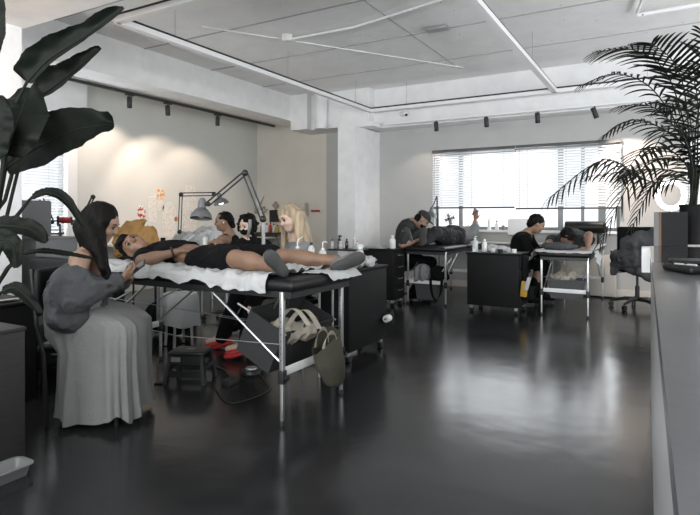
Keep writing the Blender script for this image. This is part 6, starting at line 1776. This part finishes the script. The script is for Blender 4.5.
# --- artist in the cap ----------------------------------------------------------------------------
f_ = list(RT * .72 - FW * .15 + V((0, 0, -.62)))
J = dict(pelvis=w3(402, 256, 7.55), neck=w3(412, 222, 7.5), head=w3(422, 220, 7.45), hf=f_, hu=[.45, .25, .9], bend=list(-np.array(RT) * .045 + np.array([0, 0, .03])), hk=1.0,
         sh=[w3(411, 227, 7.75), w3(407, 228, 7.27)], el=[w3(410, 246, 7.72), w3(402, 245, 7.15)], wr=[w3(425, 238, 7.55), w3(419, 240, 7.25)],
         hip=[w3(403, 258, 7.65), w3(402, 259, 7.45)], kn=[w3(432, 262, 7.68), w3(430, 262, 7.5)], an=[w3(425, 293, 7.68), w3(412, 295, 7.5)], toe=[w3(436, 295, 7.68), w3(423, 297, 7.5)])
t, H = person((J['pelvis'][0], J['pelvis'][1], 0), 'person in dark cap and charcoal shirt bending over the left far table', J, 'skin', .0085, 1.0,
              [(list(RT), [0, 0, -1], -1, .4), (list(RT * .9 + V((0, 0, .1))), [0, 0, -1], 1, .4)])
q = torso_prims(J, .014, 1.02)
for i in (0, 1): q += [cap(J['sh'][i], lerp(J['sh'][i], J['el'][i], .85), .066, .062, .03)]
sdf_mesh('shirt', q, .010, 'char', t, noise=.010)
q = [ell(J['pelvis'], (.17, .17, .13), None, .05)]
for i in (0, 1): q += [cap(J['hip'][i], J['kn'][i], .095, .070, .04), cap(J['kn'][i], J['an'][i], .070, .060, .03), cap(J['an'][i], J['toe'][i], .045, .035, .03)]
sdf_mesh('trousers', q, .010, 'tee', t, noise=.008)
sdf_mesh('cap', [ell(H.p(0, -.008, .060), H.r(.086, .102, .072), H.R, .02), ell(H.p(0, .112, .052), H.r(.066, .060, .008), H.R, .02), half(H.p(0, 0, .040), -H.R[:, 2])], .0075, 'char', t)
sdf_mesh('hair', [ell(H.p(0, -.045, .0), H.r(.078, .065, .075), H.R, .02), ell(H.p(0, .08, -.03), H.r(.08, .075, .09), H.R, .01, 'sub')], .008, 'hair', t, noise=.008, nfreq=40)
sdf_mesh('face_mask', [ell(H.p(0, .050, -.058), H.r(.062, .053, .044), H.R, .02)], .0065, 'tee', t)

# --- client on the left far table ------------------------------------------------------------------
J = dict(pelvis=[-2.68, 7.36, .865], neck=[-2.60, 7.92, .875], head=[-2.58, 8.08, .90], hf=[.1, .25, 1], hu=[0.05, 1, -.25],
         sh=[[-2.80, 7.80, .87], [-2.42, 7.78, .87]], el=[[-2.86, 7.58, .85], [-2.40, 7.86, 1.02]], wr=[[-2.78, 7.38, .95], [-2.44, 7.98, 1.10]],
         hip=[[-2.78, 7.32, .86], [-2.60, 7.32, .86]], kn=[[-2.88, 6.98, .92], [-2.66, 6.98, .92]], an=[[-2.90, 6.72, .835], [-2.74, 6.74, .835]], toe=[[-2.90, 6.72, .86], [-2.74, 6.74, .86]])
t, H = person((-2.68, 7.4, .755), 'person in dark trousers lying on the left far table holding up a phone', J, 'skin', .0085, 1.0,
              [([.3, -.7, -.1], [0, 0, -1], -1, .3), ([.1, .25, .9], [-.2, -.9, .2], 1, .5)])
q = [ell(J['pelvis'], (.18, .17, .12), None, .05)]
for i in (0, 1): q += [cap(J['hip'][i], J['kn'][i], .105, .085, .04), cap(J['kn'][i], J['an'][i], .082, .07, .03)]
q += [ell(lerp(J['pelvis'], J['neck'], .4), (.19, .18, .14), None, .04)]
sdf_mesh('trousers', q, .010, 'char', t, noise=.02, nfreq=10)
q = torso_prims(J, .03, 1.08)[2:]
for i in (0, 1): q += [cap(J['sh'][i], lerp(J['sh'][i], J['el'][i], .8), .070, .062, .03)]
sdf_mesh('shirt', q, .010, 'greycloth', t, noise=.012)
sdf_mesh('hair', [ell(H.p(0, -.03, .045), H.r(.085, .090, .084), H.R, .03), ell(H.p(0, .11, -.015), H.r(.066, .065, .080), H.R, .01, 'sub')], .008, 'hair', t, noise=.010, nfreq=40)
shoe(t, [-2.90, 6.70, .84], [-.25, -.15, .9], [-.1, -1, -.1], .95)
shoe(t, [-2.74, 6.72, .84], [.2, -.15, .9], [.1, -1, -.1], .95)
P_ = V((-2.45, 8.02, 1.20)); ph = thing('mobile_phone', P_, 'dark mobile phone held up by the person lying on the left far table', 'phone')
b = MB(); b.box(P_ + V((-.04, -.006, -.065)), P_ + V((.04, .004, .065)), Matrix.Rotation(.5, 3, 'Y') @ Matrix.Rotation(.5, 3, 'X'), bev=.004); b.build('phone_body', 'frame_grey', ph)

# --- artist in black, right ------------------------------------------------------------------------
f_ = list(RT * .82 - FW * .15 + V((0, 0, -.45)))
J = dict(pelvis=w3(517, 258, 7.2), neck=w3(527, 233, 7.15), head=w3(537, 224, 7.1), hf=f_, hu=[.25, .15, 1], bend=list(-np.array(RT) * .03),
         sh=[w3(529, 238, 7.35), w3(524, 239, 6.98)], el=[w3(538, 254, 7.35), w3(530, 255, 6.9)], wr=[w3(550, 246, 7.25), w3(541, 249, 7.0)],
         hip=[w3(519, 261, 7.3), w3(517, 262, 7.1)], kn=[w3(546, 264, 7.34), w3(541, 265, 7.15)], an=[w3(540, 296, 7.34), w3(530, 299, 7.1)], toe=[w3(552, 298, 7.3), w3(541, 302, 7.08)])
t, H = person((J['pelvis'][0], J['pelvis'][1], 0), 'person in black with gloved hands leaning over the right far table', J, 'skin', .0085, .92,
              [(list(RT), [0, 0, -1], -1, .4), (list(RT * .9 + V((0, 0, .1))), [0, 0, -1], 1, .4)])
q = torso_prims(J, .014, .95)
for i in (0, 1): q += [cap(J['sh'][i], J['el'][i], .062, .056, .03), cap(J['el'][i], lerp(J['el'][i], J['wr'][i], .3), .056, .05, .03)]
sdf_mesh('shirt', q, .010, 'tee', t, noise=.010)
q = [ell(J['pelvis'], (.17, .17, .13), None, .05)]
for i in (0, 1): q += [cap(J['hip'][i], J['kn'][i], .092, .066, .04), cap(J['kn'][i], J['an'][i], .064, .055, .03), cap(J['an'][i], J['toe'][i], .045, .035, .03)]
sdf_mesh('trousers', q, .010, 'tee', t, noise=.008)
for i, (d_, th) in enumerate(((list(RT), -1), (list(RT * .9 + V((0, 0, .1))), 1))):
    sdf_mesh('glove', hand_prims(J['wr'][i], d_, [0, 0, -1], th, .4, 1.0, .0035) + [cap(J['wr'][i], lerp(J['wr'][i], J['el'][i], .2), .032, .034, .02)], .008, 'tee', t)
h_ = [ell(H.p(0, -.024, .040), H.r(.086, .100, .088), H.R, .03), ell(H.p(0, -.07, -.02), H.r(.070, .055, .075), H.R, .03), ell(H.p(0, .105, -.03), H.r(.068, .062, .082), H.R, .01, 'sub')]
sdf_mesh('hair', h_, .008, 'hair', t, noise=.006, nfreq=40)

# --- client on the right far table -------------------------------------------------------------------
J = dict(pelvis=[-1.02, 7.55, .86], neck=[-1.00, 7.02, .86], head=[-1.00, 6.90, .90], hf=[-.2, -.15, -.95], hu=[.05, -1, .3],
         sh=[[-1.20, 7.08, .85], [-.82, 7.08, .86]], el=[[-1.22, 6.84, .80], [-.76, 6.86, .93]], wr=[[-1.06, 6.74, .79], [-.76, 6.72, .77]],
         hip=[[-1.10, 7.60, .85], [-.92, 7.60, .85]], kn=[[-1.12, 8.0, .83], [-.90, 8.0, .83]], an=[[-1.12, 8.34, .82], [-.90, 8.34, .82]], toe=[[-1.12, 8.38, .78], [-.90, 8.38, .78]])
t, H = person((-1.0, 7.5, .745), 'person lying face down on the right far table with bent bare arm', J, 'skin_tan', .0085, 1.0,
              [([.8, .1, -.1], [0, 0, -1], 1, .3), ([-.7, -.1, -.1], [0, 0, -1], -1, .3)])
q = torso_prims(J, .016, 1.0)
for i in (0, 1): q += [cap(J['sh'][i], lerp(J['sh'][i], J['el'][i], .35), .064, .060, .03)]
sdf_mesh('shirt', q, .010, 'char', t, noise=.012)
q = [ell(J['pelvis'], (.17, .17, .12), None, .05)]
for i in (0, 1): q += [cap(J['hip'][i], J['kn'][i], .095, .07, .04), cap(J['kn'][i], J['an'][i], .07, .05, .03)]
sdf_mesh('trousers', q, .010, 'tee', t, noise=.01)
sdf_mesh('hair', [ell(H.p(0, -.028, .03), H.r(.088, .096, .092), H.R, .03), ell(H.p(0, .11, -.02), H.r(.06, .06, .078), H.R, .01, 'sub')], .008, 'hair', t, noise=.008, nfreq=40)
t = thing('pillow', (-1.05, 6.75, .745), 'crumpled dark grey cushion at the near end of the right far table', 'pillow')
sdf_mesh('pillow_body', [ell((-1.10, 6.73, .80), (.16, .09, .05)), ell((-1.02, 6.74, .80), (.15, .09, .045))], .009, 'denim', t, noise=.012, nfreq=12)
draped_sheet(-1.30 + 0.0, -.70, 6.60, 8.38, .747, .02, .02, 'paper_sheet', 'pale sheet covering the right far table', 9.0, 40, .004)
b = MB(); rows = []
for i in range(13):
    u = i / 12
    rows.append([(-.70 + .012 + .02 * abs(float(vnoise(np.array([u * 4, k * .8, 2])))) + .05 * (k / 12), 6.60 + .42 * u, .752 - .17 * (k / 12) * (1 - .6 * u)) for k in range(13)])
b.grid(rows, thick=.0015); tag(b.build('paper_sheet', 'paper', None, angle=70), 'crumpled white sheet corner hanging off the right far table beside the bare elbow', 'sheet')
b = MB(); rows = []
for i in range(13):
    u = i / 12
    rows.append([(-1.315 - .02 * abs(float(vnoise(np.array([u * 4, k * .8, 6])))) - .06 * (k / 12), 6.62 + .40 * u, .752 - .12 * (k / 12) * (1 - .3 * u)) for k in range(13)])
b.grid(rows, thick=.0015); tag(b.build('paper_sheet', 'paper', None, angle=70), 'white sheet edge hanging off the right far table toward the artist in black', 'sheet')

# stools for the seated artists
def stool(x, y, h_, label):
    t = thing('work_stool', (x, y, 0), label, 'stool')
    b = MB(); b.lathe((x, y, h_ - .07), [(.13, 0), (.17, .015), (.175, .05), (.15, .068)], 24); b.build('seat', 'vinyl', t)
    b = MB(); b.tube([(x, y, .08), (x, y, h_ - .06)], .022, 12); b.build('gas_lift', 'alu', t)
    for k in range(5):
        a = 2 * PI * k / 5 + .2; b = MB(); b.tube([(x, y, .09), (x + .24 * math.cos(a), y + .24 * math.sin(a), .06)], [.018, .012], 8); lg = b.build('base_arm', 'black', t)
        b = MB(); b.lathe((x + .24 * math.cos(a), y + .24 * math.sin(a), .026), [(.01, -.012), (.026, -.01), (.026, .01), (.01, .012)], 12, axis=(math.sin(a), -math.cos(a), 0)); b.build('wheel', 'black', lg)
def below(px, t_): p = at(px, 300, t_); return p.x, p.y
stool(*below(254, 5.6), .40, 'round black stool under the person with the face mask')
stool(*below(226, 6.12), .42, 'round black stool under the person in the sleeveless top')
stool(*below(402, 7.55), .47, 'round black stool under the person in the cap')
stool(*below(517, 7.2), .47, 'round black stool under the person in black at the right far table')
